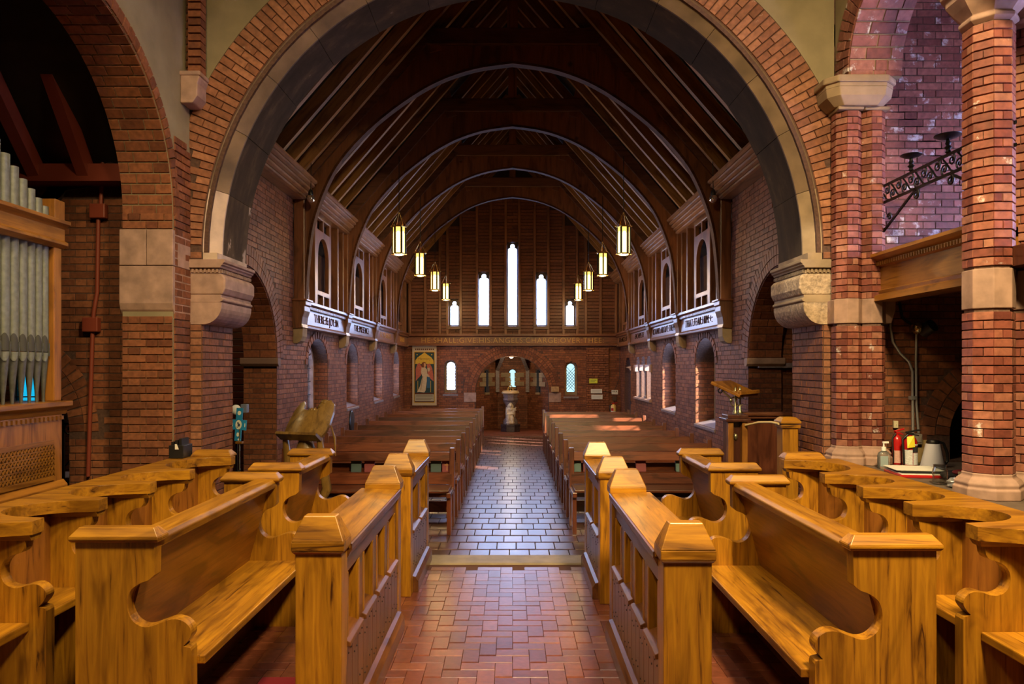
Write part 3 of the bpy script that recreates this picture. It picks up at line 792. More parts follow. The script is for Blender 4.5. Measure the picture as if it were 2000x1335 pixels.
    # windows
    for i, (wc, h, a, b_, ri) in enumerate(NWIN[s]):
        o_ = ('first', 'second', 'third', 'fourth')[i]
        wi = thing(f'window_{winno[0]}', f'{o_} arched window from the chancel in the {side}-side nave wall', 'window', (s * 3.2, wc, a), kind='structure'); winno[0] += 1
        gh = h - (.06 if s < 0 else .13); xg = 3.06 if s < 0 else 3.14
        inner = arched(wc, gh, a + .09, b_, 12, ri - .05)
        B().slab([arched(wc, h + .002, a, b_, 14, ri), list(reversed(inner))], (s * xg, 0, 0), EY, EZ, N, .11).obj('window_frame', STONE_T if s > 0 else STONE, wi)
        B().slab([inner], (s * (xg + .05), 0, 0), EY, EZ, N, .01).obj('pane', GLASS, wi)
        for k in range(1, 5):
            z = a + .12 + k * .2; B().box(s * (xg + .035), s * (xg + .055), wc - gh, wc + gh, z - .006, z + .006).obj('glazing_bar', LEAD, wi)
        B().prism([(s * 2.825, a - .05), (s * 2.825, a - .01), (s * xg, a + .07), (s * xg, a - .05)], 'y', wc - h - .01, wc + h + .01).obj('window_sill', STONE_G, wi, bevel=.006)
        portal((s * (xg + .075), wc, (a + b_ + ri) / 2), (-s, 0, 0), 2 * gh, b_ - a + ri - .2)
    if s > 0:
        wi = thing(f'window_{winno[0]}', 'triple arched window with stone colonnettes near the door', 'window', (s * 3.1, 15.62, 1.02), kind='structure'); winno[0] += 1
        for c, h in TRI:
            inn = arched(c, h - .05, 1.10, 1.72, 10)
            B().slab([arched(c, h, 1.02, 1.72, 12), list(reversed(inn))], (s * 3.14, 0, 0), EY, EZ, N, .1).obj('window_frame', STONE, wi)
            B().slab([inn], (s * 3.2, 0, 0), EY, EZ, N, .01).obj('pane', GLASS, wi)
            portal((3.12, c, 1.45), (-1, 0, 0), .3, .7)
        for c in (15.30, 15.94):
            B().lathe([(.06, 1.02), (.06, 1.06), (.042, 1.08), (.042, 1.55), (.075, 1.62), (.075, 1.72)], (2.86, c, 0), 14).obj('colonnette', STONE_G, wi, smooth=40)
            B().box(2.80, 3.14, c - .105, c + .105, 1.60, 1.74).obj('capital', STONE, wi, bevel=.01)
        for c in (14.70, 16.54): B().box(2.81, 3.14, c - .08, c + .08, 1.58, 1.74).obj('capital', STONE, wi, bevel=.01)
        B().prism([(2.79, .96), (2.79, 1.0), (3.14, 1.10), (3.14, .96)], 'y', 14.66, 16.58).obj('window_sill', STONE, wi, bevel=.006)
        dr = thing('door_1', 'arched wooden door with dark glazed lights at the end of the pulpit-side wall', 'door', (3.0, 17.7, FLN), kind='structure')
        DO = wood('door_oak', (.30, .105, .025), (.40, .15, .035), (.13, .045, .012), 'z', .4)
        dp = arched(17.7, .505, FLN + .005, 1.41, 16)
        wins = [arched(17.7, .17, .95, 1.22, 10), arched(17.7, .09, 1.36, 1.5, 8), [(17.62, 1.64), (17.78, 1.64), (17.78, 1.74), (17.62, 1.74)]]
        B().slab([dp] + [list(reversed(q)) for q in wins], (3.0, 0, 0), EY, EZ, N, .06).obj('door_leaf', DO, dr)
        B().slab([wins[0]], (3.03, 0, 0), EY, EZ, N, .01).obj('door_light', plain('dark_blue_glass', (.05, .06, .13), .15), dr)
        B().box(3.02, 3.03, 17.6, 17.8, 1.3, 1.76).obj('door_light', plain('dark_blue_glass', (.03, .04, .08), .15), dr)
        for z in (.1, .75): B().box(2.985, 3.0, 17.25, 18.15, z, z + .07).obj('strap_hinge', BLACK, dr)
        B().ball((2.97, 17.3, .95), .03).obj('door_handle', BLACK, dr, smooth=60)

# ---- far wall of the nave: brickwork below, boarded gable above
NB = Vector((0, -1, 0)); OF = Vector((0, YF, 0))
CXN = -0.01; niche = [(-.98, -.28), (.96, -.28)] + arcpts(CXN, 1.0, .97, 0, pi, 32)
LOW = [(-1.635, .12, 1.08, 1.82), (1.545, .12, 1.02, 1.78)]
lowh = [arched(c, .165, a - .1, b_ - .12, 12) for c, g, a, b_ in LOW]
UP = [(-1.545, .125, 2.80, 3.45), (-.76, .145, 2.80, 4.19), (0.0, .135, 2.80, 4.98), (.765, .14, 2.80, 4.17), (1.53, .12, 2.80, 3.45)]
fw = B().slab([[(-3.3, -.3), (3.3, -.3), (3.3, 2.3), (-3.3, 2.3)], list(reversed(niche))] + [list(reversed(h)) for h in lowh], OF, EX, EZ, NB, .35)
wf = top(fw.obj('wall_far', MORTAR), 'end wall of the nave, brick below a boarded gable of lancets', 'wall', kind='structure')
ps = lay([[(-XW, FLN), (XW, FLN), (XW, 2.28), (-XW, 2.28)], niche] + lowh, OF, EX, EZ, NB, L=.2)
ps = [p for p in ps if not (p[0].z > .98 and math.hypot(p[0].x - CXN, p[0].z - 1.0) < 1.29)]
for k in range(3): ps += ring((CXN, YF, 1.0), EX, EZ, NB, .975 + k * .105, 1.075 + k * .105, 0, pi, .07, None, proud=.010)
for c, g, a, b_ in LOW: ps += ring((c, YF, b_ - .12), EX, EZ, NB, .17, .27, 0, pi, .06, None, proud=.012)
ps += lay([[(1.93, .0), (2.53, .0), (2.53, 2.2), (1.93, 2.2)]], (0, YF - .05, 0), EX, EZ, NB, L=.2, dp=.06)
emit_pieces(wf, ps, BR_NAVE, 300)
for x in (-1.12, 1.12): B().box(x - .16, x + .16, YF - .03, YF + .05, .76, 1.01).obj('impost_stone', STONE, wf, bevel=.006)
for i, (c, g, a, b_) in enumerate(LOW):
    wi = thing(f'window_{winno[0]}', ('low leaded lancet between the angel banner and the font niche', 'low leaded lancet beside the yellow notice')[i], 'window', (c, YF + .1, a), kind='structure'); winno[0] += 1
    inn = arched(c, g - .01, a, b_ - g, 12)
    B().slab([arched(c, .17, a - .1, b_ - .12, 12), list(reversed(inn))], (0, YF + .12, 0), EX, EZ, NB, .1).obj('window_frame', STONE_T, wi)
    B().slab([inn], (0, YF + .18, 0), EX, EZ, NB, .01).obj('pane', GLASS if i == 0 else GLASS_L, wi)
    q = B()
    for k in range(-3, 12):
        for sg in (-1, 1):
            z0 = a + k * .085
            pts = [(c - g + .01, z0), (c + g - .01, z0 + .24)] if sg > 0 else [(c + g - .01, z0), (c - g + .01, z0 + .24)]
            if z0 > a - .02 and z0 + .24 < b_ - .04: q.bar((pts[0][0], YF + .172, pts[0][1]), (pts[1][0], YF + .172, pts[1][1]), .011, .008, (0, 1, 0))
    lo = q.obj('lead_lattice', LEAD, wi); lo['kind'] = 'stuff'
    B().prism([(YF - .04, a - .16), (YF - .04, a - .12), (YF + .12, a - .07), (YF + .12, a - .16)], 'x', c - .2, c + .2).obj('window_sill', STONE_G, wi)
    portal((c, YF + .1, (a + b_) / 2), (0, -1, 0), .24, b_ - a)
# boarded gable
def roofz(x): return 4.08 + (XW - abs(x)) * math.tan(rad(49))
gable = [(-3.5, 2.3), (3.5, 2.3), (3.5, roofz(3.5) + .18), (0, roofz(0) + .18), (-3.5, roofz(3.5) + .18)]
uph = [arched(c, g + .03, a - .04, b_ - g, 12) for c, g, a, b_ in UP]
gb = B().slab([gable] + [list(reversed(h)) for h in uph], (0, YF + .1, 0), EX, EZ, NB, .25)
wg = top(gb.obj('wall_gable', plain('gable_backing', (.03, .012, .008), .8)), 'dark boarded gable wall of planks and studs above the inscription', 'wall', kind='structure')
studs = [-2.72, -2.31, -1.92, -1.72, -1.37, -.94, -.58, -.18, .18, .585, .945, 1.35, 1.71, 1.94, 2.33, 2.74]
ps = []
for i in range(len(studs) - 1):
    a, b_ = studs[i] + .03, studs[i + 1] - .03
    ps += lay([[(a, 2.52), (b_, 2.52), (b_, min(roofz(a), roofz(b_), 6.3)), (a, min(roofz(a), roofz(b_), 6.3))]] + uph, (0, YF + .1, 0), EX, EZ, NB, L=3.0, H=.088, J=.010, bond='stretcher', dp=.03, proud=.02, rag=.004)
emit_pieces(wg, ps, PLANK, 300, 'plank')
for x in studs:
    B().box(x - .035, x + .035, YF + .04, YF + .11, 2.5, min(6.3, roofz(x))).obj('stud', TRUSS, wg, bevel=.006)
for i, (c, g, a, b_) in enumerate(UP):
    nm = ('short outer lancet of the gable on the organ side', 'tall inner lancet of the gable on the organ side', 'tallest central lancet of the gable, blown out with daylight', 'tall inner lancet of the gable on the pulpit side', 'short outer lancet of the gable on the pulpit side')[i]
    wi = thing(f'window_{winno[0]}', nm, 'window', (c, YF + .1, a), kind='structure'); winno[0] += 1
    zt = b_ - g
    inn = [(c - g + .02, a), (c + g - .02, a), (c + g - .02, zt - .06)] + arcpts(c + g * .42, zt - .06, g * .58 - .02, 0, pi * .55, 5) + arcpts(c, zt + .05, g * .42, -.3, pi + .3, 9) + arcpts(c - g * .42, zt - .06, g * .58 - .02, pi * .45, pi, 5)
    B().slab([arched(c, g + .03, a - .04, zt, 12), list(reversed(inn))], (0, YF + .16, 0), EX, EZ, NB, .08).obj('window_frame', plain('dark_window_frame', (.05, .03, .03), .5), wi)
    B().slab([arched(c, g + .03, a - .04, zt, 12)], (0, YF + .25, 0), EX, EZ, NB, .01).obj('pane', GLASS, wi)
    B().box(c - g - .06, c + g + .06, YF + .02, YF + .16, a - .13, a - .04).obj('window_sill', TRUSSX, wi, bevel=.008)
    portal((c, YF + .14, (a + b_) / 2), (0, -1, 0), 2 * g, b_ - a)
# far inscription band
fb = thing('trim_4', 'long gilt-lettered timber band across the end wall below the gable', 'inscription', (0, YF - .1, 2.3), kind='structure')
B().box(-XW, XW, YF - .08, YF + .1, 2.27, 2.52).obj('band_board', BANDX, fb)
B().prism([(YF - .10, 2.47), (YF - .16, 2.50), (YF - .16, 2.54), (YF + .1, 2.54), (YF + .1, 2.47)], 'x', -XW, XW).obj('upper_moulding', BANDX, fb)
B().prism([(YF - .14, 2.24), (YF - .14, 2.275), (YF - .09, 2.29), (YF + .1, 2.29), (YF + .1, 2.24)], 'x', -XW, XW).obj('lower_moulding', BANDX, fb)
text('HE:SHALL:GIVE:HIS:ANGELS:CHARGE:OVER:THEE:', 'lettering', GOLD, fb, frameM((0, YF - .085, 2.375), EX, EZ, NB), .20, .002, 1.11)
# font niche (apse)
ap = thing('wall_niche', 'five-sided brick apse niche behind the stone font', 'wall', (0, YF + .4, FLN), kind='structure')
pts = [(-1.0, YF + .02), (-1.0, YF + .5), (-.42, YF + 1.25), (.42, YF + 1.25), (1.0, YF + .5), (1.0, YF + .02)]
ps = []
for i in range(5):
    p = Vector((*pts[i], 0)); q = Vector((*pts[i+1], 0)); U = (q - p); Ln = U.length; U.normalize(); Nn = Vector((U.y, -U.x, 0))
    hs = []
    if i in (1, 2, 3):
        hc = Ln / 2; hs = [arched(hc, .09, .98 if i != 2 else 1.12, 1.52, 10)]
    B().slab([[(0, -.3), (Ln, -.3), (Ln, 2.3), (0, 2.3)]] + [list(reversed(h)) for h in hs], p, U, EZ, Nn, .2).obj('niche_side', MORTAR, ap)
    ps += lay([[(0, FLN), (Ln, FLN), (Ln, 2.3), (0, 2.3)]] + [arched(Ln / 2, .13, .96, 1.52, 10)] * (1 if hs else 0), p, U, EZ, Nn, L=.2)
    if hs:
        a = .98 if i != 2 else 1.12
        for z, hw in ((1.46, .27), (1.335, .15), (1.21, .27)):
            for sg in (-1, 1):
                c = p + U * (Ln / 2 + sg * (hw / 2 + .055)) + EZ * z + Nn * .012
                M_ = frameM(c, U, EZ, Nn)
                B().box(-hw / 2, hw / 2, -.06, .06, -.015, .012).xform(M_).obj('quoin_stone', STONE_T, ap, bevel=.004)
        B().slab([arched(Ln / 2, .094, a - .005, 1.52, 10)], p - Nn * .1, U, EZ, Nn, .01).obj('pane', GLASS_L, ap)
        B().box(-.09, .09, -.06, .0, -.12, .03).xform(frameM(p + U * Ln / 2 + EZ * a, U, EZ, Nn)).obj('niche_sill', STONE_T, ap)
        portal(p + U * Ln / 2 + EZ * 1.3 - Nn * .05, Nn, .17, .5)
emit_pieces(ap, ps, BR_NAVE, 160)
for x in (-.42, .42):
    B().bar((x, YF + 1.2, .98), (x, YF + 1.2, 1.62), .10, .10, (0, 1, 0)).bar((x, YF + 1.2, 1.60), (x * .55, YF + .7, 2.02), .09, .10, (0, 1, 0)).obj('niche_rib', STONE_G, ap)
B().box(-1.2, 1.2, YF + .3, YF + 1.5, 2.1, 2.3).obj('niche_vault', ROOF, ap)
B().box(-1.0, .98, YF - .4, YF + 1.3, -.2, -.05).obj('niche_floor', plain('red_niche_tiles', (.20, .062, .040), .4, var=.2), ap)
# ---- roof
ceil = B()
tn = math.tan(rad(49)); UL = Vector((math.cos(rad(49)), 0, math.sin(rad(49))))
for s in (-1, 1):
    U = Vector((-s * math.cos(rad(49)), 0, math.sin(rad(49)))); Nn = Vector((-s * math.sin(rad(49)), 0, -math.cos(rad(49))))
    p = Vector((s * 3.9, 0, roofz(3.9) + .12))
    ceil.slab([[(6.0, 0), (YF + .5, 0), (YF + .5, 3.9 / math.cos(rad(49)) + .1), (6.0, 3.9 / math.cos(rad(49)) + .1)]], p, EY, U, Nn, .12)
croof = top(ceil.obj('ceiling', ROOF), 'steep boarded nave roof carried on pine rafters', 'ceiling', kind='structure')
for k in range(28):
    y = 6.98 + k * .432
    if min(abs(y - t) for t in (9.40, 11.85, 14.32, 16.78)) < .12: continue
    for s in (-1, 1):
        Lr = 2.9 / math.cos(rad(49))
        o = B().box(0, Lr, -.035, .035, -.07, .07).obj('rafter', RAFT, croof)
        o.matrix_basis = Matrix.Translation((s * 2.98, y, roofz(2.98) - .02)) @ Matrix.Rotation(pi if s > 0 else 0, 4, 'Z') @ Matrix.Rotation(-rad(49), 4, 'Y')
for y in (7.9, 10.6, 13.1, 15.55, 17.9):
    pass
YT = [9.40, 11.85, 14.32, 16.78]
NTH = ('nearest', 'second', 'third', 'farthest')
prof = [(0, 5.67), (.5, 5.595), (.98, 5.43), (1.43, 5.165), (1.887, 4.80), (2.25, 4.40), (2.457, 4.035), (2.62, 3.56), (2.69, 3.05), (2.72, 2.55)]
def smooth_poly(p, m=4):
    out = []
    for i in range(len(p) - 1):
        p0 = p[max(i-1, 0)]; p1 = p[i]; p2 = p[i+1]; p3 = p[min(i+2, len(p)-1)]
        for k in range(m):
            t = k / m
            out.append(tuple(.5 * ((2*p1[j]) + (-p0[j]+p2[j])*t + (2*p0[j]-5*p1[j]+4*p2[j]-p3[j])*t*t + (-p0[j]+3*p1[j]-3*p2[j]+p3[j])*t**3) for j in (0, 1)))
    out.append(p[-1]); return out
PS = smooth_poly(prof)
for ti, y in enumerate(YT):
    t = thing('roof_truss', f'{NTH[ti]} arch-braced pine roof truss spanning the nave', 'truss', (0, y, 2.5), 'arch-braced trusses of the nave roof')
    for s in (-1, 1):
        body = [(s * x, z) for x, z in PS] + [(s * 2.84, 2.55), (s * 2.84, 3.98), (s * 1.32, 5.74), (s * 1.2, 5.88), (0, 5.88)]
        B().prism(body, 'y', y - .05, y + .05).obj('arch_brace', TRUSS, t)
        for dy, rr_ in ((-.085, .05), (.085, .05)):
            pass
        edge = [(s * x, z) for x, z in PS]
        q = B()
        for i, (x, z) in enumerate(PS):
            a = PS[max(i-1, 0)]; b_ = PS[min(i+1, len(PS)-1)]
            d = Vector((b_[0]-a[0], b_[1]-a[1])).normalized(); nx, nz = -d.y, d.x
            if nz > 0: nx, nz = -nx, -nz
            for o_, yy in ((-.008, -.056), (.025, -.060), (.025, .060), (-.008, .056)):
                q.v.append((s * (x + nx * o_), y + yy, z + nz * o_))
        for i in range(len(PS) - 1):
            j = i * 4; q.f += [(j + e, j + (e+1) % 4, j + 4 + (e+1) % 4, j + 4 + e) for e in range(4)]
        q.f += [(0, 1, 2, 3), tuple((len(PS)-1)*4 + e for e in (3, 2, 1, 0))]
        q.obj('arch_moulding', TRUSSM, t)
        B().bar((s * 2.84, y, 4.02), (s * 1.15, y, 4.02 + 1.69 * tn), .15, .20, (0, 1, 0)).obj('principal_rafter', TRUSSX, t)
        B().bar((s * 1.0, y - .0, 5.8), (s * 1.12, y, 6.25), .16, .16, (0, 1, 0)).obj('strut', TRUSS, t)
        B().box(s * 2.70, s * 2.84, y - .10, y + .10, 2.50, 3.95).obj('wall_post', TRUSS, t, bevel=.01)
        for ph in (-.08, .08):
            pass
    B().box(-1.28, 1.28, y - .09, y + .09, 5.88, 6.10).obj('collar_beam', TRUSSX, t, bevel=.012)
    B().bar((-.0, y, 6.1), (0, y, 7.2), .14, .14, (0, 1, 0)).obj('king_post', TRUSS, t)
# eaves cornices, screens, inscription bands and consoles, bay by bay
bays = [(YB + .05, 9.28, 0)] + [(YT[i] + .11, (YT[i+1] if i < 3 else YF + .02) - .11, i + 1) for i in range(4)]
LT = {-1: ['THERE:IS:JOY:IN', 'THE:PRESENCE', 'OF:THE:ANGELS', 'OF:GOD'], 1: ['THAT:FEAR:HIM:+:', 'ROUND:ABOUT:THEM', 'ENCAMPETH', 'THE:ANGEL:OF']}
BAYN = ('beside the chancel arch', 'in the first bay', 'in the second bay', 'in the third bay', 'in the last bay')
tno = 5
for s in (-1, 1):
    side = 'organ' if s < 0 else 'pulpit'
    for a, b_, i in bays:
        c = thing(f'trim_{tno}', f'moulded eaves cornice {BAYN[i]} on the {side} side', 'cornice', (s * 2.7, (a + b_) / 2, 4.0), kind='structure'); tno += 1
        for k in range(5):
            B().prism([(s * (2.84), 3.86 + k * .048), (s * (2.70 - k * .036), 3.86 + k * .048), (s * (2.67 - k * .036), 3.875 + k * .048), (s * (2.67 - k * .036), 3.902 + k * .048), (s * 2.84, 3.902 + k * .048)], 'y', a, b_).obj('cornice_moulding', MOULD, c)
        if i == 0: continue
        m = (a + b_) / 2
        sc = thing('timber_screen', f'pierced timber arcade screen {BAYN[i]} on the {side} side', 'screen', (s * XW, m, 2.52), 'clerestory screens between the trusses')
        hw = .44
        op = [arched(m, .30, 2.80, 3.28, 16), ] + [[(m - .32, 2.58), (m - .03, 2.58), (m - .03, 2.73), (m - .32, 2.73)], [(m + .03, 2.58), (m + .32, 2.58), (m + .32, 2.73), (m + .03, 2.73)]] + [[(m - .34, 3.68), (m - .03, 3.68), (m - .03, 3.84), (m - .34, 3.84)], [(m + .03, 3.68), (m + .34, 3.68), (m + .34, 3.84), (m + .03, 3.84)]]
        B().slab([[(m - hw, 2.52), (m + hw, 2.52), (m + hw, 3.87), (m - hw, 3.87)]] + [list(reversed(h)) for h in op], (s * 2.80, 0, 0), EY, EZ, (-s, 0, 0), .06).obj('arched_panel', SCREEN, sc, bevel=.006)
        for dy in (-.64, .64, 1.0, -1.0):
            if a < m + dy < b_: B().box(s * 2.74, s * 2.86, m + dy - .035, m + dy + .035, 2.52, 3.87).obj('stud', SCREEN, sc, bevel=.006)
        for dy0, dy1 in ((.65, .95), (-.95, -.65)):
            B().box(s * 2.83, s * 2.85, m + dy0, m + dy1, 2.52, 3.87).obj('panel_board', TRUSS, sc)
        bd = thing(f'trim_{tno}', f'slanted lettered inscription panel {BAYN[i]} on the {side} side', 'inscription', (s * 2.7, m, 2.3), kind='structure'); tno += 1
        sl = [(s * 2.755, 2.46), (s * 2.745, 2.26), (s * 2.85, 2.26), (s * 2.85, 2.46)]
        B().prism(sl, 'y', a, b_).obj('lettered_board', BAND, bd)
        B().prism([(s * 2.725, 2.46), (s * 2.72, 2.50), (s * 2.69, 2.525), (s * 2.69, 2.56), (s * 2.85, 2.56), (s * 2.85, 2.46)], 'y', a, b_).obj('upper_moulding', BAND, bd)
        B().prism([(s * 2.75, 2.20), (s * 2.725, 2.21), (s * 2.725, 2.235), (s * 2.75, 2.265), (s * 2.85, 2.265), (s * 2.85, 2.20)], 'y', a, b_).obj('lower_moulding', BAND, bd)
        dn = B(); k = a + .02
        while k < b_ - .04: dn.box(s * 2.715, s * 2.74, k, k + .03, 2.465, 2.495); k += .05
        o = dn.obj('dentils', BAND, bd); o['kind'] = 'stuff'
        V = Vector((s * (2.755 - 2.745), 0, .20)).normalized(); Nn = Vector((-s * V.z, 0, s * V.x)) if s > 0 else Vector((V.z, 0, -V.x))
        if Nn.x * s > 0: Nn = -Nn
        U = V.cross(Nn)
        ctr = Vector((s * 2.75, m, 2.36)) + Nn * .003
        text(LT[s][i-1], 'lettering', CARVED if s > 0 or i < 3 else GOLD, bd, frameM(ctr, U, V, Nn), .17, .003, 1.15)
    for i, y in enumerate(YT + [YF - .06]):
        if i == 4: continue
        k = thing('console', f'carved console with stone corbel under the {NTH[i]} truss on the {side} side', 'bracket', (s * 2.7, y, 2.0), 'consoles under the truss feet')
        B().prism([(s * 2.85, 2.56), (s * 2.675, 2.56), (s * 2.675, 2.50), (s * 2.69, 2.48), (s * 2.69, 2.42), (s * 2.715, 2.34), (s * 2.725, 2.25), (s * 2.71, 2.20), (s * 2.85, 2.19)], 'y', y - .13, y + .13).obj('console_bracket', OAK_DZ, k, bevel=.008)
        B().box(s * 2.655, s * 2.85, y - .15, y + .15, 2.548, 2.575).obj('console_cap', BAND, k, bevel=.006)
        B().prism([(s * 2.85, 2.20), (s * 2.72, 2.20), (s * 2.725, 2.09), (s * 2.75, 2.03), (s * 2.79, 2.00), (s * 2.85, 2.00)], 'y', y - .10, y + .10).obj('corbel_stone', STONE_T, k, bevel=.006)
# ================================================================== FITTINGS OF THE CHANCEL ARCH
def corbel(s):
    side = 'organ' if s < 0 else 'pulpit'
    t = thing('arch_corbel', f'big carved stone corbel carrying the chancel arch on the {side} side', 'corbel', (s * 2.55, 6.3, 2.3), 'corbels of the chancel arch')
    Y0, Y1 = YA - .012, YB + .02
    def pc(nm, pts, mat, bev=.006, a=Y0, b=Y1): B().prism([(s * x, z) for x, z in pts], 'y', a, b).obj(nm, mat, t, bevel=bev)
    pc('abacus', [(2.70, 2.59), (2.395, 2.59), (2.395, 2.565), (2.41, 2.555), (2.41, 2.545), (2.425, 2.535), (2.43, 2.52), (2.70, 2.52)], STONE if s < 0 else STONE_T, .004, Y0 - .03)
    pc('frieze', [(2.70, 2.52), (2.445, 2.52), (2.445, 2.475), (2.70, 2.475)], STONE if s < 0 else STONE_T)
    d = B(); k = 2.455
    while k < 2.69: d.box(s * k, s * (k + .018), Y0 - .012, Y0, 2.485, 2.512); k += .034
    k = Y0 + .02
    while k < Y1: d.box(s * 2.432, s * 2.446, k, k + .018, 2.485, 2.512); k += .034
    o = d.obj('dentils', STONE if s < 0 else STONE_T, t); o['kind'] = 'stuff'
    pc('rough_block', [(2.70, 2.475), (2.43, 2.475), (2.40, 2.44), (2.40, 2.35), (2.425, 2.30), (2.70, 2.30)], STONE_R if s > 0 else STONE, .012)
    pc('neck_moulding', [(2.70, 2.30), (2.435, 2.30), (2.435, 2.275), (2.42, 2.265), (2.42, 2.25), (2.45, 2.235), (2.70, 2.235)], STONE if s < 0 else STONE_T, .004)
    q = [(2.70, 2.235), (2.43, 2.235)] + [(2.43 + .16 * (1 - math.cos(a)), 2.215 - .165 * math.sin(a)) for a in [pi / 2 * i / 8 for i in range(9)]] + [(2.70, 2.05)]
    pc('quarter_round', q, STONE_R if s > 0 else STONE, .006)
corbel(-1); corbel(1)
# small colonnettes in the corners of the chancel
c = thing('corner_colonnette', 'slim brick colonnette on a small stone corbel between the plaster walls', 'column', (-2.62, 5.93, 3.9))
ps = []
for k in range(40):
    z = 4.10 + k * .064
    ps.append((Vector((-2.60, 5.905, z + .032)), EX, NF, EZ, .105, .10, .056)); ps.append((Vector((-2.665, 5.93, z + .032)), Vector((.7, -.7, 0)), Vector((-.7, -.7, 0)), EZ, .05, .05, .056))
emit_pieces(c, ps, BR_LEFT, 90)
B().prism([(-2.70, 4.09), (-2.545, 4.09), (-2.545, 4.04), (-2.56, 4.0), (-2.56, 3.9), (-2.60, 3.84), (-2.70, 3.84)], 'y', 5.82, 6.0).obj('corbel_stone', STONE, c, bevel=.01)
B().box(-2.71, -2.535, 5.81, 6.0, 4.06, 4.10).obj('corbel_cap', STONE, c, bevel=.012)

# ---- octagonal brick columns on the ledge
def column(label, x, y, r, z0, z1, mid=True, cap=True, base=True, n=8):
    c = thing('brick_column', label, 'column', (x, y, z0), 'octagonal brick columns of the gallery arcade')
    B().lathe([(r - .003, 0), (r - .003, z1 - z0)], (x, y, z0), n, pi / n).obj('core', MORTAR_L, c)
    ps = []; H = .0545; rows = int((z1 - z0 - (.15 if base else 0)) / H); w = 2 * r * math.tan(pi / n); ap = r * math.cos(0)
    for k in range(rows):
        z = z0 + (.15 if base else 0) + (k + .5) * H
        if mid and mid[0] - .02 < z < mid[1] + .02: continue
        if z > z1 - .03: break
        for f in range(n):
            a = 2 * pi * f / n; Nn = Vector((math.cos(a), math.sin(a), 0)); U = Vector((-math.sin(a), math.cos(a), 0))
            if Nn.dot(Vector((-x, -y, 0))) < -.05 * y: continue
            cc = Vector((x, y, z)) + Nn * (r - .010 + RND.uniform(-.001, .001))
            if (k + f) % 3: ps.append((cc, U, Nn, EZ, w - .003, .020, H - .0055))
            else:
                for q in (-1, 1): ps.append((cc + U * q * w / 4, U, Nn, EZ, w / 2 - .005, .020, H - .0055))
    emit_pieces(c, ps, BR_RED, 300)
    if mid: B().lathe([(r + .012, mid[0]), (r + .012, mid[1])], (x, y, 0), n, pi / n).obj('stone_band', STONE, c, bevel=.005)
    if base: B().lathe([(r + .062, 0), (r + .062, .06), (r + .05, .068), (r + .055, .09), (r + .036, .115), (r + .014, .13), (r + .014, .15), (r - .01, .155)], (x, y, z0), n, pi / n).obj('column_base', STONE, c, bevel=.006)
    if cap: B().lathe([(r + .0, z1 - .02), (r + .03, z1), (r + .03, z1 + .02), (r + .01, z1 + .035), (r + .06, z1 + .09), (r + .10, z1 + .14), (r + .10, z1 + .18), (r + .13, z1 + .19), (r + .13, z1 + .235)], (x, y, 0), n, pi / n).obj('capital', STONE, c, bevel=.006)
    return c
column('slim octagonal brick column nearest the chancel arch, whitened with salts', 2.755, 5.91, .108, .90, 3.78, (2.05, 2.25), False)
column('slim octagonal brick column beside the iron candle bracket', 2.95, 5.90, .098, .90, 3.78, (2.05, 2.25), False)
t = thing('double_capital', 'stone capital shared by the two slim columns below the gallery arch', 'capital', (2.80, 5.85, 3.78))
cp = [(2.52, 5.99), (2.52, 5.80), (2.60, 5.71), (3.00, 5.71), (3.10, 5.80), (3.10, 5.99)]
def scaled(pts, d): cx, cy_ = 2.81, 5.88; return [(cx + (x - cx) * (1 + d), cy_ + (y - cy_) * (1 + d) if y < 5.98 else y) for x, y in pts]
B().prism(scaled(cp, .02), 'z', 3.97, 4.025).obj('abacus', STONE_T, t, bevel=.012)
B().prism(scaled(cp, -.06), 'z', 3.94, 3.97).obj('neck', STONE_T, t)
lo = scaled(cp, -.06); hi = scaled(cp, -.34)
q = B(); q.add([(x, y, 3.94) for x, y in lo] + [(x, y, 3.87) for x, y in scaled(cp, -.10)] + [(x, y, 3.80) for x, y in hi], [tuple(range(6)), (17, 16, 15, 14, 13, 12)] + [(i, (i+1) % 6, (i+1) % 6 + 6, i + 6) for i in range(6)] + [(i + 6, (i+1) % 6 + 6, (i+1) % 6 + 12, i + 12) for i in range(6)])
q.obj('bell', STONE_T, t, bevel=.006)
B().box(2.635, 2.845, 5.79, 5.99, 3.775, 3.805).box(2.855, 3.06, 5.80, 5.99, 3.775, 3.805).obj('necking', STONE_T, t, bevel=.01)
t = thing('stone_springer', 'plain sandstone string course linking the slim columns below the beam', 'moulding', (2.9, 5.85, 2.1))
B().prism([(2.63, 2.05), (3.10, 2.05), (3.12, 2.12), (3.135, 2.16), (3.135, 2.245), (2.63, 2.245)], 'y', 5.86, 5.99).obj('string_block', STONE, t, bevel=.006)
column('stout octagonal brick column standing on the ledge by the glass jar', 2.935, 4.42, .132, .90, 3.80, (2.05, 2.29))
column('stout brick column half out of view behind the stout ledge column', 3.215, 4.50, .125, .90, 3.80, (2.05, 2.29))

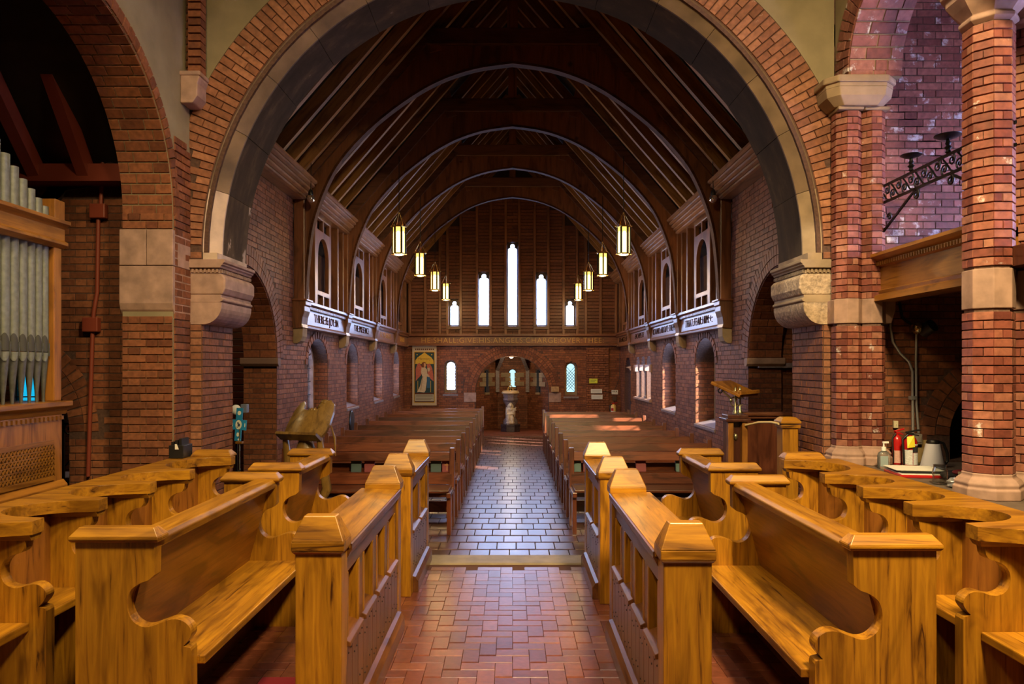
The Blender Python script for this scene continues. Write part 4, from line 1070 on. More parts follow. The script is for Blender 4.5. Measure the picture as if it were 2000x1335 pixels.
# ---- gallery beam
t = thing('gallery_beam', 'long panelled oak beam spanning between the brick columns', 'beam', (2.98, 4.5, 2.23))
B().box(2.98, 3.12, 4.42, 5.95, 2.26, 2.56).obj('beam_board', ORGAN, t)
B().prism([(2.98, 2.50), (2.955, 2.51), (2.955, 2.545), (2.93, 2.56), (2.90, 2.58), (2.90, 2.605), (3.12, 2.605), (3.12, 2.50)], 'y', 4.42, 5.97).obj('upper_moulding', ORGAN, t)
B().prism([(2.98, 2.32), (2.96, 2.31), (2.965, 2.285), (2.93, 2.27), (2.925, 2.225), (3.12, 2.225), (3.12, 2.32)], 'y', 4.42, 5.97).obj('lower_moulding', ORGAN, t)
d = B(); k = 4.5
while k < 5.9: d.box(2.942, 2.956, k, k + .018, 2.512, 2.540); k += .034
o = d.obj('dentils', ORGAN, t); o['kind'] = 'stuff'

# ---- wrought iron candle rail
def spiral(c, r, turns, a0, sg=1, n=26, rmin=.2):
    return [(c[0], c[1] + (r * (1 - (1 - rmin) * i / n)) * math.cos(a0 + sg * turns * 2 * pi * i / n), c[2] + (r * (1 - (1 - rmin) * i / n)) * math.sin(a0 + sg * turns * 2 * pi * i / n)) for i in range(n + 1)]
t = thing('candle_rail', 'black wrought iron scrolled candle bracket across the gallery opening', 'bracket', (3.02, 5.4, 3.0))
X = 3.02
B().bar((X, 5.97, 3.165), (X, 4.3, 3.165), .012, .02).obj('top_bar', BLACK, t)
B().bar((X, 5.97, 3.03), (X, 4.3, 3.03), .012, .02).obj('bottom_bar', BLACK, t)
y = 5.86; k = 0
while y > 4.5:
    B().tube(spiral((X, y, 3.075), .04, 1.4, -pi / 2, 1), .0065, 6).tube(spiral((X, y - .085, 3.12), .04, 1.4, pi / 2, 1), .0065, 6).tube([(X, y + .02, 3.15), (X, y - .03, 3.10), (X, y - .07, 3.05), (X, y - .10, 3.04)], .0065, 6).obj('scroll', BLACK, t, smooth=50)
    y -= .17; k += 1
B().bar((X, 5.95, 2.74), (X, 5.36, 3.03), .016, .012, (1, 0, 0)).obj('brace', BLACK, t)
B().bar((X, 4.95, 3.03), (X, 4.5, 2.8), .016, .012, (1, 0, 0)).obj('brace', BLACK, t)
for a in (((X, 5.98, 3.23), .05, 1.5, -pi / 2, -1), ((X, 5.36, 2.985), .04, 1.5, pi / 2, 1), ((X, 4.94, 2.985), .04, 1.5, pi / 2, 1), ((X, 5.93, 2.70), .04, 1.6, pi / 2, 1), ((X, 5.88, 2.92), .055, 1.5, pi / 2, 1), ((X, 5.74, 2.90), .03, 1.4, 0, 1)):
    B().tube(spiral(*a), .008, 6).obj('scroll', BLACK, t, smooth=50)
B().tube([(X, 5.97, 3.02), (X, 5.99, 2.95), (X, 5.98, 2.87), (X, 5.90, 2.81), (X, 5.80, 2.82)], .007, 6).obj('scroll', BLACK, t, smooth=50)
for y, r in ((5.43, .075), (4.97, .088)):
    p = B().lathe([(.004, 0), (.020, .012), (.012, .03), (.026, .045), (.012, .06), (.02, .075), (.012, .09), (.012, .105)], (X, y, 3.17), 12)
    p.obj('pricket_stem', BLACK, t, smooth=40)
    B().lathe([(.01, 0), (r * .6, .006), (r, .022), (r * 1.02, .026), (r * .6, .012), (.01, .006)], (X, y, 3.275), 24).obj('drip_pan', BLACK, t, smooth=40)

# ---- conduits, lamps and sockets on the niche wall
def wp(px, py, d=.03): return PX(px, py, YA - d)
t = thing('conduit_pipe', 'bent steel conduit running down the niche wall', 'pipe', wp(1782, 840))
B().tube([wp(1740, 585), wp(1739, 640), wp(1744, 668), wp(1758, 690), wp(1775, 706), wp(1782, 725), wp(1783, 850)], .011, 8).obj('pipe', STEEL, t, smooth=60)
B().box(wp(1777, 0).x, wp(1789, 0).x, YA - .045, YA - .008, wp(0, 780).z, wp(0, 773).z).obj('pipe_clip', STEEL, t)
t = thing('conduit_pipe', 'straight steel conduit dropping from the twin emergency lamp', 'pipe', wp(1792, 840))
B().tube([wp(1790, 650), wp(1789, 700), wp(1790, 790), wp(1794, 845)], .010, 8).obj('pipe', STEEL, t, smooth=60)
t = thing('emergency_light', 'twin-headed chrome emergency lamp on the niche wall', 'lamp', wp(1800, 640))
B().tube([wp(1757, 590, .05), wp(1762, 620, .05), wp(1780, 633, .05)], .012, 6).obj('arm', BLACK, t, smooth=60)
B().ball(wp(1793, 640, .09), .055, 14).obj('lamp_head', plain('bronze_chrome', (.45, .36, .2), .15, .9), t, smooth=60)
c = wp(1812, 641, .13)
B().lathe([(.03, .06), (.055, .05), (.055, -.05), (.048, -.055), (.04, -.02)], (0, 0, 0), 18).xform(Matrix.Translation(c) @ Matrix.Rotation(rad(25), 4, 'Z') @ Matrix.Rotation(rad(62), 4, 'X')).obj('lamp_head', BLACKP, t, smooth=40)
B().lathe([(.01, -.048), (.04, -.045), (.042, -.05), (.012, -.06)], (0, 0, 0), 16).xform(Matrix.Translation(c) @ Matrix.Rotation(rad(25), 4, 'Z') @ Matrix.Rotation(rad(62), 4, 'X')).obj('lens', WHITE, t, smooth=40)
p = wp(1748, 828, .01); top(B().box(p.x - .018, p.x + .018, YA - .03, YA - .008, p.z - .03, p.z + .03).box(p.x - .004, p.x + .004, YA - .036, YA - .03, p.z - .008, p.z + .008).obj('light_switch', plain('ivory_plate', (.55, .50, .36), .4), bevel=.003), 'ivory light switch plate on the brick above the fire extinguishers', 'switch')

# ---- things on the slate ledge
ZL = .90
def at(px, Y): return (px - 1001) * Y / F
t = thing('sanitizer_bottle', 'clear hand sanitizer bottle with white pump on the ledge', 'bottle', (at(1726, 5.62), 5.62, ZL))
x, y = at(1726, 5.62), 5.62
B().lathe([(.040, 0), (.044, .006), (.044, .10), (.036, .125), (.016, .138), (.016, .145)], (x, y, ZL), 18, 0, 1.12, .7).obj('bottle_body', GEL, t, smooth=50)
B().box(x - .042, x + .018, y - .034, y - .0315, ZL + .02, ZL + .10).obj('bottle_label', plain('blue_grey_label', (.30, .38, .42), .5), t)
B().lathe([(.018, .14), (.018, .168), (.006, .170), (.006, .20)], (x, y, ZL), 12).box(x - .008, x + .036, y - .008, y + .008, ZL + .198, ZL + .212).obj('pump', WHITE, t, smooth=40)
def extinguisher(px, Y, z0, label, h, r, body, tag=None, lab=None):
    x = at(px, Y); t = thing('fire_extinguisher', label, 'extinguisher', (x, Y, z0))
    B().lathe([(r * .9, 0), (r, .01), (r, h * .68), (r * .75, h * .78), (r * .35, h * .83), (r * .35, h * .86)], (x, Y, z0), 20).obj('cylinder', body, t, smooth=40)
    B().box(x - r * .35, x + r * .45, Y - .018, Y + .018, z0 + h * .86, z0 + h * .92).bar((x - r * .6, Y, z0 + h * .93), (x + r * 1.5, Y, z0 + h * 1.0), .02, .012).bar((x - .2 * r, Y, z0 + h * .90), (x + r * 1.3, Y, z0 + h * .84), .016, .01).obj('valve_handle', BLACKP if tag else RED, t, bevel=.003)
    B().tube([(x - r * .5, Y - .02, z0 + h * .87), (x - r * 1.25, Y - .02, z0 + h * .75), (x - r * 1.2, Y - .03, z0 + h * .35), (x - r * 1.05, Y - .02, z0 + h * .06)], r * .16, 8).obj('hose', BLACKP, t, smooth=60)
    if lab:
        for a, z1, z2, mm in lab:
            q = B(); n = 8
            for i in range(n + 1):
                aa = a[0] + (a[1] - a[0]) * i / n
                q.v += [(x + (r + .0015) * math.cos(aa), Y + (r + .0015) * math.sin(aa), z0 + h * z1), (x + (r + .0015) * math.cos(aa), Y + (r + .0015) * math.sin(aa), z0 + h * z2)]
            q.f += [(2*i, 2*i+2, 2*i+3, 2*i+1) for i in range(n)]
            q.obj('instruction_label', mm, t)
    if tag: B().add([(x - r * 1.0, Y - r - .01, z0 + h * .52), (x + r * .05, Y - r - .014, z0 + h * .55), (x + r * .05, Y - r - .004, z0 + h * .86), (x - r * .75, Y - r * .6, z0 + h * .82)], [(0, 1, 2, 3)]).obj('inspection_tag', YEL, t)
    return t
def printed(name, bg, ink, sc=60):
    m, n, l, b = newmat(name)
    tc = n.new('ShaderNodeTexCoord'); w_ = n.new('ShaderNodeTexBrick')
    mp = n.new('ShaderNodeMapping'); mp.inputs['Rotation'].default_value = (rad(90), 0, 0); l.new(tc.outputs['Object'], mp.inputs['Vector'])
    w_.inputs['Color1'].default_value = (*bg, 1); w_.inputs['Color2'].default_value = tuple(.5 * (i + j) for i, j in zip(bg, ink)) + (1,); w_.inputs['Mortar'].default_value = (*bg, 1)
    w_.inputs['Scale'].default_value = sc; w_.inputs['Row Height'].default_value = .35; w_.inputs['Brick Width'].default_value = .8; w_.inputs['Mortar Size'].default_value = .09
    l.new(mp.outputs[0], w_.inputs['Vector']); l.new(w_.outputs['Color'], b.inputs['Base Color']); b.inputs['Roughness'].default_value = .5
    return m
LABW = printed('printed_white_label', (.70, .72, .76), (.05, .05, .08))
LABP = printed('printed_pink_label', (.62, .38, .34), (.2, .05, .04))
LABK = plain('black_label_band', (.03, .03, .035), .4)
extinguisher(1752, 5.86, ZL, 'slim red fire extinguisher on the ledge next to the sanitizer bottle', .29, .038, RED, None, [((rad(200), rad(285)), .05, .40, LABP)])
extinguisher(1777, 5.76, ZL, 'larger red fire extinguisher with a yellow inspection tag on the ledge', .29, .055, RED, True, [((rad(195), rad(262)), .05, .46, LABW), ((rad(266), rad(335)), .05, .38, LABW), ((rad(262), rad(335)), .39, .56, LABK), ((rad(250), rad(335)), .58, .62, LABW)])
p = at(1800, 5.92); t = thing('wall_box', 'beige cardboard flat standing against the niche wall behind the extinguishers', 'box', (p, 5.93, ZL))
CARD = plain('beige_card', (.42, .30, .13), .7)
B().box(p - .05, p + .055, 5.92, 5.955, ZL, ZL + .125).box(p - .05, p - .002, 5.912, 5.921, ZL + .01, ZL + .09).box(p + .002, p + .05, 5.912, 5.921, ZL + .01, ZL + .09).box(p + .02, p + .06, 5.925, 5.955, ZL + .125, ZL + .19).obj('card_panel', CARD, t)
p = at(1796, 5.92); top(B().box(p - .028, p + .028, 5.925, 5.975, ZL + .155, ZL + .24).box(p - .018, p + .018, 5.918, 5.926, ZL + .17, ZL + .225).obj('outlet_box', plain('grey_outlet', (.34, .30, .26), .35, .3), bevel=.008), 'grey metal outlet box where the two conduits end', 'outlet')
x, y = at(1822, 5.66), 5.66; t = thing('coffee_carafe', 'white conical carafe with black lid and handle on the ledge', 'carafe', (x, y, ZL))
B().lathe([(.088, 0), (.090, .008), (.052, .185), (.050, .19)], (x, y, ZL), 24).obj('carafe_body', plain('white_lilac_plastic', (.74, .74, .84), .4), t, smooth=40)
B().lathe([(.046, .188), (.048, .205), (.040, .218), (.01, .222)], (x, y, ZL), 20).obj('lid', BLACKP, t, smooth=40)
B().tube([(x + .045, y, ZL + .205), (x + .085, y, ZL + .19), (x + .112, y, ZL + .12), (x + .115, y, ZL + .05), (x + .085, y, ZL + .02)], .011, 8).obj('handle', BLACKP, t, smooth=60)
t = thing('red_folder', 'red ring folder lying on the ledge under loose sheets', 'folder', (at(1800, 5.25), 5.25, ZL))
xf = at(1797, 5.28); M_ = Matrix.Translation((xf, 5.28, ZL)) @ Matrix.Rotation(rad(-8), 4, 'Z')
B().box(-.20, .17, -.17, .15, 0, .022).xform(M_).obj('cover', RED, t, bevel=.006)
B().box(-.185, .165, -.155, .14, .022, .028).xform(M_).obj('page_block', PAPER, t)
t = thing('paper_stack', 'black clipboard with white sheets on top of the red folder', 'papers', (xf, 5.28, ZL + .034))
B().box(-.175, .16, -.13, .15, .028, .044).xform(M_).obj('clipboard', BLACKP, t)
B().box(-.20, .13, -.10, .17, .044, .047).xform(M_).obj('sheet', PAPER, t)
t = thing('cloth_bag', 'black and red folded cloth pouch behind the jar', 'bag', (at(1868, 5.05), 5.05, ZL))
B().ball((at(1868, 5.05), 5.05, ZL + .035), .1, 10, (1.1, .8, .35)).obj('pouch', plain('black_cloth', (.015, .012, .014), .8), t, smooth=60)
B().ball((at(1880, 5.0), 5.0, ZL + .06), .06, 10, (1.2, .8, .35)).obj('flap', plain('dark_red_cloth', (.16, .01, .015), .7), t, smooth=60)
x, y = at(1836, 4.86), 4.86; t = thing('glass_jar', 'empty clear glass jar near the edge of the ledge', 'jar', (x, y, ZL))
B().lathe([(.044, 0), (.047, .006), (.047, .10), (.040, .115), (.040, .132), (.037, .132), (.037, .114), (.043, .098), (.043, .008), (.01, .006)], (x, y, ZL), 24).obj('jar_body', CLEAR, t, smooth=40)
for z in (.118, .127): B().lathe([(.0405, z), (.043, z + .003), (.0405, z + .006)], (x, y, ZL), 24).obj('thread', CLEAR, t, smooth=40)
x, y = at(1864, 4.72), 4.72; q = B().ball((0, 0, 0), 1, 10)
q.v = [(x + v[0] * .046 * (1 + .25 * RND.uniform(-1, 1)), y + v[1] * .035, ZL + .034 + v[2] * .034 * (1 + .2 * RND.uniform(-1, 1))) for v in q.v]
top(q.obj('foil_packet', plain('crumpled_silver_film', (.42, .44, .50), .3, .6)), 'crumpled silvery film packet at the foot of the column', 'packet')
x, y = at(1889, 4.86), 4.86
top(B().add([(x - .035, y, ZL), (x + .04, y + .01, ZL), (x + .04, y + .05, ZL), (x - .035, y + .04, ZL), (x - .04, y - .005, ZL + .085), (x + .05, y + .01, ZL + .095), (x + .045, y + .055, ZL + .085), (x - .035, y + .045, ZL + .08)], [(3,2,1,0),(0,1,5,4),(1,2,6,5),(2,3,7,6),(3,0,4,7)]).obj('paper_carton', plain('buff_card', (.42, .33, .17), .7)), 'open buff paper carton between jar and column', 'carton')

# ================================================================== CHOIR FURNITURE
def desk(s, y0, y1, xa, nop, label):
    t = thing('choir_desk', label, 'desk', (s * (xa + .1), (y0 + y1) / 2, 0), 'oak choir desks along the aisle')
    def bx(b, x0, x1, a, c, z0, z1): return b.box(s * x0, s * x1, a, c, z0, z1)
    for a in (y0, y1 - .115):
        bx(B(), xa, xa + .20, a, a + .115, 0, .90).obj('post', OAK_Z, t, bevel=.006)
        cp_ = B(); xs = sorted((s * (xa - .014), s * (xa + .214)))
        cp_.frustum((xs[0] + .01, xs[1] - .01, a - .004, a + .119), .890, (xs[0], xs[1], a - .014, a + .129), .905)
        cp_.frustum((xs[0], xs[1], a - .014, a + .129), .905, (xs[0], xs[1], a - .014, a + .129), .945)
        cp_.frustum((xs[0], xs[1], a - .014, a + .129), .945, (xs[0] + .045, xs[1] - .045, a + .028, a + .087), 1.05)
        cp_.obj('post_cap', OAK_X, t, bevel=.004)
    a, c = y0 + .115, y1 - .115
    B().prism([(s * (xa - .012), .885), (s * (xa - .012), .905), (s * (xa + .24), .915), (s * (xa + .24), .885)], 'y', a, c).obj('book_rest', OAK_S, t, bevel=.004)
    B().prism([(s * (xa - .02), .905), (s * (xa - .02), .88), (s * (xa - .012), .87), (s * (xa + .0), .845), (s * (xa + .012), .83), (s * (xa + .05), .83), (s * (xa + .05), .885), (s * (xa - .012), .908)], 'y', a + .005, c - .005).obj('rest_moulding', OAK_D, t)
    pitch = (c - a) / nop
    ops = []
    for k in range(nop):
        m0 = a + k * pitch + .06; m1 = a + (k + 1) * pitch - .055
        ops.append([(m0, .465), (m1, .465), (m1, .765), (m0, .765)])
    B().slab([[(a, .45), (c, .45), (c, .84), (a, .84)]] + [list(reversed(o)) for o in ops], (s * (xa + .015), 0, 0), EY, EZ, (-s, 0, 0), .045).obj('front_frame', OAK_D, t, bevel=.004)
    for k, o in enumerate(ops):
        m0, m1 = o[0][0], o[1][0]; mc = (m0 + m1) / 2; h = (m1 - m0) / 2
        hh = h * .62
        hole = [(mc - hh * .75, .48), (mc + hh * .75, .48), (mc + hh * .75, .62)] + arcpts(mc + hh * .62, .66, .035, -pi / 2, pi / 2 + .6, 6) + arcpts(mc, .70, .042, -.2, pi + .2, 8) + arcpts(mc - hh * .62, .66, .035, pi / 2 - .6, 3 * pi / 2, 6) + [(mc - hh * .75, .62)]
        B().slab([[(m0 - .02, .45), (m1 + .02, .45), (m1 + .02, .78), (m0 - .02, .78)], list(reversed(hole))], (s * (xa + .075), 0, 0), EY, EZ, (-s, 0, 0), .02).obj('tracery_panel', OAK_D, t)
        for q, (e0, e1) in enumerate(((m1, m1 + .016), (m0 - .016, m0))):
            bx(B(), xa + .012, xa + .07, e0 - (.018 if q == 0 else 0), e1 + (0 if q == 0 else .018), .466, .764).obj('mullion_fillet', OAK_Z, t, bevel=.004)
        B().prism([(s * (xa - .010), .448), (s * (xa - .010), .460), (s * (xa + .01), .470), (s * (xa + .07), .490), (s * (xa + .07), .44), (s * (xa - .01), .44)], 'y', m0 - .045, m1 + .015).obj('sill', OAK_D, t, bevel=.003)
    npl = max(3, round((c - a) / .115)); pw = (c - a) / npl
    st = B()
    for k in range(npl):
        bx(B(), xa + .004, xa + .04, a + k * pw + .0015, a + (k + 1) * pw - .0015, .10, .45).obj('plank', OAK_DZ, t, bevel=.003)
        for z in ((.16, .36) if k % 2 else (.20, .40)):
            for dy in (.3, .72): st.ball((s * (xa + .004), a + (k + dy) * pw, z + .02 * dy), .0052, 5)
    o = st.obj('studs', plain('iron_stud', (.05, .045, .05), .35, .5), t, smooth=60); o['kind'] = 'stuff'
    B().prism([(s * (xa - .042), 0), (s * (xa - .042), .085), (s * (xa - .03), .10), (s * (xa - .02), .115), (s * (xa + .01), .125), (s * (xa + .05), .125), (s * (xa + .05), 0)], 'y', a - .0, c).obj('plinth', OAK_D, t, bevel=.003)
    bx(B(), xa + .16, xa + .18, a, c, .02, .86).obj('back_board', OAK_B, t)  # board added behind the tracery so its openings read dark
desk(-1, 3.09, 4.745, .738, 4, 'long oak choir desk with four traceried openings, aisle edge of the organ-side stalls')
desk(-1, 5.28, 6.42, .750, 2, 'short oak choir desk next to the step on the organ side')
desk(1, 2.95, 4.60, .622, 4, 'long oak choir desk with four traceried openings on the gallery side of the aisle')
desk(1, 5.12, 6.22, .625, 2, 'short oak choir desk next to the step on the gallery side')

BENCH = [(0, 0), (0, .475), (.004, .487), (.034, .494), (.012, .52), (0, .55), (.012, .583), (.045, .606), (.085, .610), (.13, .596), (.185, .577), (.225, .583), (.258, .61), (.276, .655), (.275, .70), (.258, .738), (.22, .765), (.185, .778), (.16, .80), (.157, .95), (.50, .95), (.50, 0)]
BENCHS = smooth_poly(BENCH[3:19], 3)
def bench(s, y0, y1, x0, label):
    t = thing('choir_bench', label, 'bench', (s * (x0 + .25), (y0 + y1) / 2, 0), 'scroll-ended oak choir benches')
    pts = [(s * (x0 + d), z) for d, z in BENCH[:3] + BENCHS + BENCH[19:]]
    for a in (y0, y1 - .06):
        B().prism(pts, 'y', a, a + .06).obj('bench_end', OAK_Z, t, bevel=.008)
        xs = sorted((s * (x0 + .135), s * (x0 + .52)))
        cp_ = B().frustum((xs[0] + .006, xs[1] - .006, a - .008, a + .068), .942, (xs[0], xs[1], a - .02, a + .08), .953)
        cp_.frustum((xs[0], xs[1], a - .02, a + .08), .953, (xs[0], xs[1], a - .02, a + .08), .967)
        cp_.frustum((xs[0], xs[1], a - .02, a + .08), .967, (xs[0] + .03, xs[1] - .03, a + .008, a + .052), 1.005)
        cp_.obj('end_cap', OAK_X, t, bevel=.003)
    a, c = y0 + .058, y1 - .058
    B().box(s * (x0 - .035), s * (x0 + .36), a, c, .392, .432).obj('seat', OAK_S, t, bevel=.006)
    B().prism([(s * (x0 + .335), .43), (s * (x0 + .20), .93), (s * (x0 + .235), .93), (s * (x0 + .37), .43)], 'y', a, c).obj('backrest', OAK_B, t)
    B().prism([(s * (x0 + .165), .905), (s * (x0 + .16), .94), (s * (x0 + .175), .962), (s * (x0 + .30), .962), (s * (x0 + .30), .90)], 'y', a, c).obj('top_rail', OAK_Y, t, bevel=.005)
    B().box(s * (x0 + .30), s * (x0 + .33), a, c, .0, .392).obj('riser', OAK_D, t)
bench(-1, 3.09, 4.745, 1.385, 'long scroll-ended oak bench behind the long organ-side desk')
bench(-1, 5.15, 6.10, 1.375, 'short scroll-ended oak bench behind the short organ-side desk')
bench(1, 2.95, 4.63, 1.245, 'long scroll-ended oak bench behind the long gallery-side desk')
bench(1, 5.15, 6.12, 1.265, 'short scroll-ended oak bench behind the short gallery-side desk')

def stalls(s, ys, xa, xb, label):
    t = thing('choir_stalls', label, 'stall', (s * 2.4, (ys[0] + ys[-1]) / 2, 0), 'rows of scooped choir stalls')
    hw = .042; zt = 1.0
    outl = []
    Y0 = ys[0] - hw - .45
    outl.append((xb, Y0)); outl.append((xa + .35, Y0))
    def scoop(a, c, inset=0.0, n=20, full=True):
        m = (a + c) / 2; h = (c - a) / 2 - inset; D = xb - .12 - xa
        return [(xa + D * max(0, 1 - (-1 + 2 * i / n) ** 2) ** .5, m + h * (-1 + 2 * i / n)) for i in range(n + 1)]
    outl += [(p[0], p[1]) for p in scoop(Y0 - .45, ys[0] - hw) if p[1] > Y0 + .01]
    for i, y in enumerate(ys):
        outl += [(xa, y - hw + .001), (xa, y + hw - .001)]
        if i < len(ys) - 1: outl += scoop(y + hw, ys[i+1] - hw)
    outl += [(xb, ys[-1] + hw)]
    B().prism([(s * x, y) for x, y in outl], 'z', zt - .062, zt).obj('capping_rail', OAK_X, t, bevel=.012)
    x0 = xa - .055
    P = [(0, .0), (0, .59), (.005, .602), (.034, .61), (.012, .635), (0, .662), (.012, .692), (.045, .712), (.085, .708), (.12, .697), (.155, .697), (.188, .715), (.205, .75), (.205, .79), (.185, .825), (.15, .845), (.115, .855), (.10, .875), (.09, .94), (xb - x0 - .02, .94), (xb - x0 - .02, 0)]
    PSm = P[:3] + smooth_poly(P[3:18], 3) + P[18:]
    for y in ys:
        B().prism([(s * (x0 + d), z) for d, z in PSm], 'y', y - .03, y + .03).obj('partition', OAK_Z, t, bevel=.008)
        xs = sorted((s * (xa + .012), s * (xa + .30)))
        B().frustum((xs[0] + .012, xs[1], y - .03, y + .03), .91, (xs[0], xs[1], y - .044, y + .044), .938).obj('arm_moulding', OAK_X, t)
    for i in range(len(ys)):
        a = (ys[i-1] if i else ys[0] - .52) + .03; c = ys[i] - .03
        if i == 0: a = ys[0] - .52
        sc = scoop(a, c, .0, 16)
        q = B()
        for x, y in sc:
            xx = max(x + .03, xa + .26); q.v += [(s * xx, y, .545), (s * xx, y, .945), (s * (xx + .02), y, .545), (s * (xx + .02), y, .945)]
        n = len(sc)
        for k in range(n - 1):
            j = 4 * k; q.f += [(j, j+4, j+5, j+1), (j+2, j+3, j+7, j+6), (j, j+2, j+6, j+4), (j+1, j+5, j+7, j+3)]
        q.obj('seat_back', OAK_BZ, t, smooth=50)
        B().prism([(s * (xa + .02), a), (s * (xa + .02), c), (s * (xb - .06), c), (s * (xb - .06), a)], 'z', .50, .54).obj('seat', OAK_S, t, bevel=.006)
    if s > 0 or s < 0:
        y = ys[-1]
        xs = sorted((s * (xa + .01), s * (xa + .32)))
        B().frustum((xs[0], xs[1], y - .03, y + .10), zt, (xs[0], xs[1], y - .03, y + .10), zt + .012).frustum((xs[0], xs[1], y - .03, y + .10), zt + .012, (xs[0] + .03, xs[1] - .03, y, y + .07), zt + .05).obj('end_cap', OAK_X, t, bevel=.004)
    B().box(s * (xb - .03), s * (xb - .012), Y0, ys[-1], 0, .94).obj('back_board', OAK_DZ, t)
stalls(-1, [3.28, 3.80, 4.33, 4.86, 5.57], 2.17, 2.61, 'back row of scooped oak stalls below the organ')
stalls(1, [3.17, 3.68, 4.19, 4.70, 5.40], 2.03, 2.47, 'back row of scooped oak stalls below the slate ledge')
x = PX(360, 880, 5.55)
t = thing('book_box', 'small black box of dark booklets on the end of the organ-side stalls', 'box', (-2.53, 5.52, 1.0))
B().box(-2.61, -2.50, 5.44, 5.60, 1.002, 1.10).obj('box_body', BLACKP, t, bevel=.004)
for k in range(3): B().box(-2.60 + k * .03, -2.58 + k * .03, 5.46, 5.58, 1.10, 1.125 + .012 * k).obj('booklet', BLACKP, t)
B().add([(-2.56, 5.435, 1.07), (-2.53, 5.435, 1.07), (-2.545, 5.435, 1.11), (-2.56, 5.435, 1.11)], [(0, 1, 2, 3)]).obj('paper_slip', PAPER, t)
top(B().box(-1.36, -.99, 2.7, 3.9, .0, .012).obj('red_carpet', plain('red_carpet', (.22, .008, .012), .9), bevel=.004), 'red carpet strip on the floor beneath the organ-side bench', 'carpet')
# ================================================================== ORGAN AND ITS CORNER
t = thing('organ_case', 'golden oak organ case with fretted panel and moulded rails', 'organ', (-3.35, 4.2, 0))
YO = 5.09; XO = -3.20
B().box(XO - .35, XO, 2.2, YO, .0, 1.36).obj('case_body', ORGANZ, t)
B().prism([(XO - .35, 1.36), (XO + .0, 1.36), (XO + .015, 1.40), (XO + .05, 1.42), (XO + .05, 1.455), (XO - .35, 1.455)], 'y', 2.2, YO + .05).obj('sill_rail', ORGAN, t, bevel=.004)
d = B(); k = 2.5
while k < YO: d.box(XO, XO + .014, k, k + .024, 1.325, 1.352); k += .045
o = d.obj('dentils', ORGAN, t); o['kind'] = 'stuff'
zf0, zf1 = .94, 1.16
holes = []; k = 3.5; pit = .034
fr = B().box(XO, XO + .012, 3.2, YO - .10, zf0 - .03, zf0).box(XO, XO + .012, 3.2, YO - .10, zf1, zf1 + .03).obj('fret_frame', ORGAN, t)
B().box(XO + .001, XO + .003, 3.2, YO - .1, zf0, zf1).obj('fret_backing', VOID, t)
g = B(); y = 3.3
nz = 6
for j in range(nz + 1):
    z = zf0 + (zf1 - zf0) * j / nz; g.box(XO + .003, XO + .010, 3.2, YO - .1, z - .004, z + .004)
while y < YO - .12:
    for j in range(nz):
        z = zf0 + (zf1 - zf0) * j / nz; h = (zf1 - zf0) / nz
        g.bar((XO + .0065, y, z), (XO + .0065, y + pit / 2, z + h), .007, .008, (1, 0, 0)); g.bar((XO + .0065, y + pit / 2, z + h), (XO + .0065, y + pit, z), .007, .008, (1, 0, 0))
    y += pit
o = g.obj('fretwork', ORGAN, t); o['kind'] = 'stuff'
B().prism([(XO - .1, .84), (XO + .03, .84), (XO + .03, .865), (XO + .0, .90), (XO - .1, .90)], 'y', 2.2, YO + .02).obj('lower_rail', ORGAN, t, bevel=.004)
for k in range(10): B().box(XO - .0, XO + .012, YO - .29 * (k + 1) + .004, YO - .29 * k - .004, .02, .83).obj('panel_board', ORGANZ, t, bevel=.004)
B().box(XO - .12, XO, YO - .085, YO, 1.455, 2.55).obj('corner_post', ORGANZ, t, bevel=.008)
B().prism([(XO - .12, 2.53), (XO, 2.53), (XO + .035, 2.555), (XO + .035, 2.575), (XO + .01, 2.59), (XO + .01, 2.67), (XO + .03, 2.685), (XO + .055, 2.70), (XO + .055, 2.725), (XO - .12, 2.725)], 'y', 2.2, YO + .02).obj('top_rail', ORGAN, t, bevel=.003)
B().box(XO - .10, XO + .01, YO - .09, YO + .02, 2.725, 2.87).obj('rail_finial', ORGANZ, t, bevel=.006)
yy = [4.30, 4.40, 4.495, 4.585, 4.67, 4.755, 4.835, 4.91, 4.98]
tops = [3.36, 3.24, 3.13, 3.06, 3.00, 2.94, 2.895, 2.85, 2.81]
ORD = ('ninth', 'eighth', 'seventh', 'sixth', 'fifth', 'fourth', 'third', 'second')
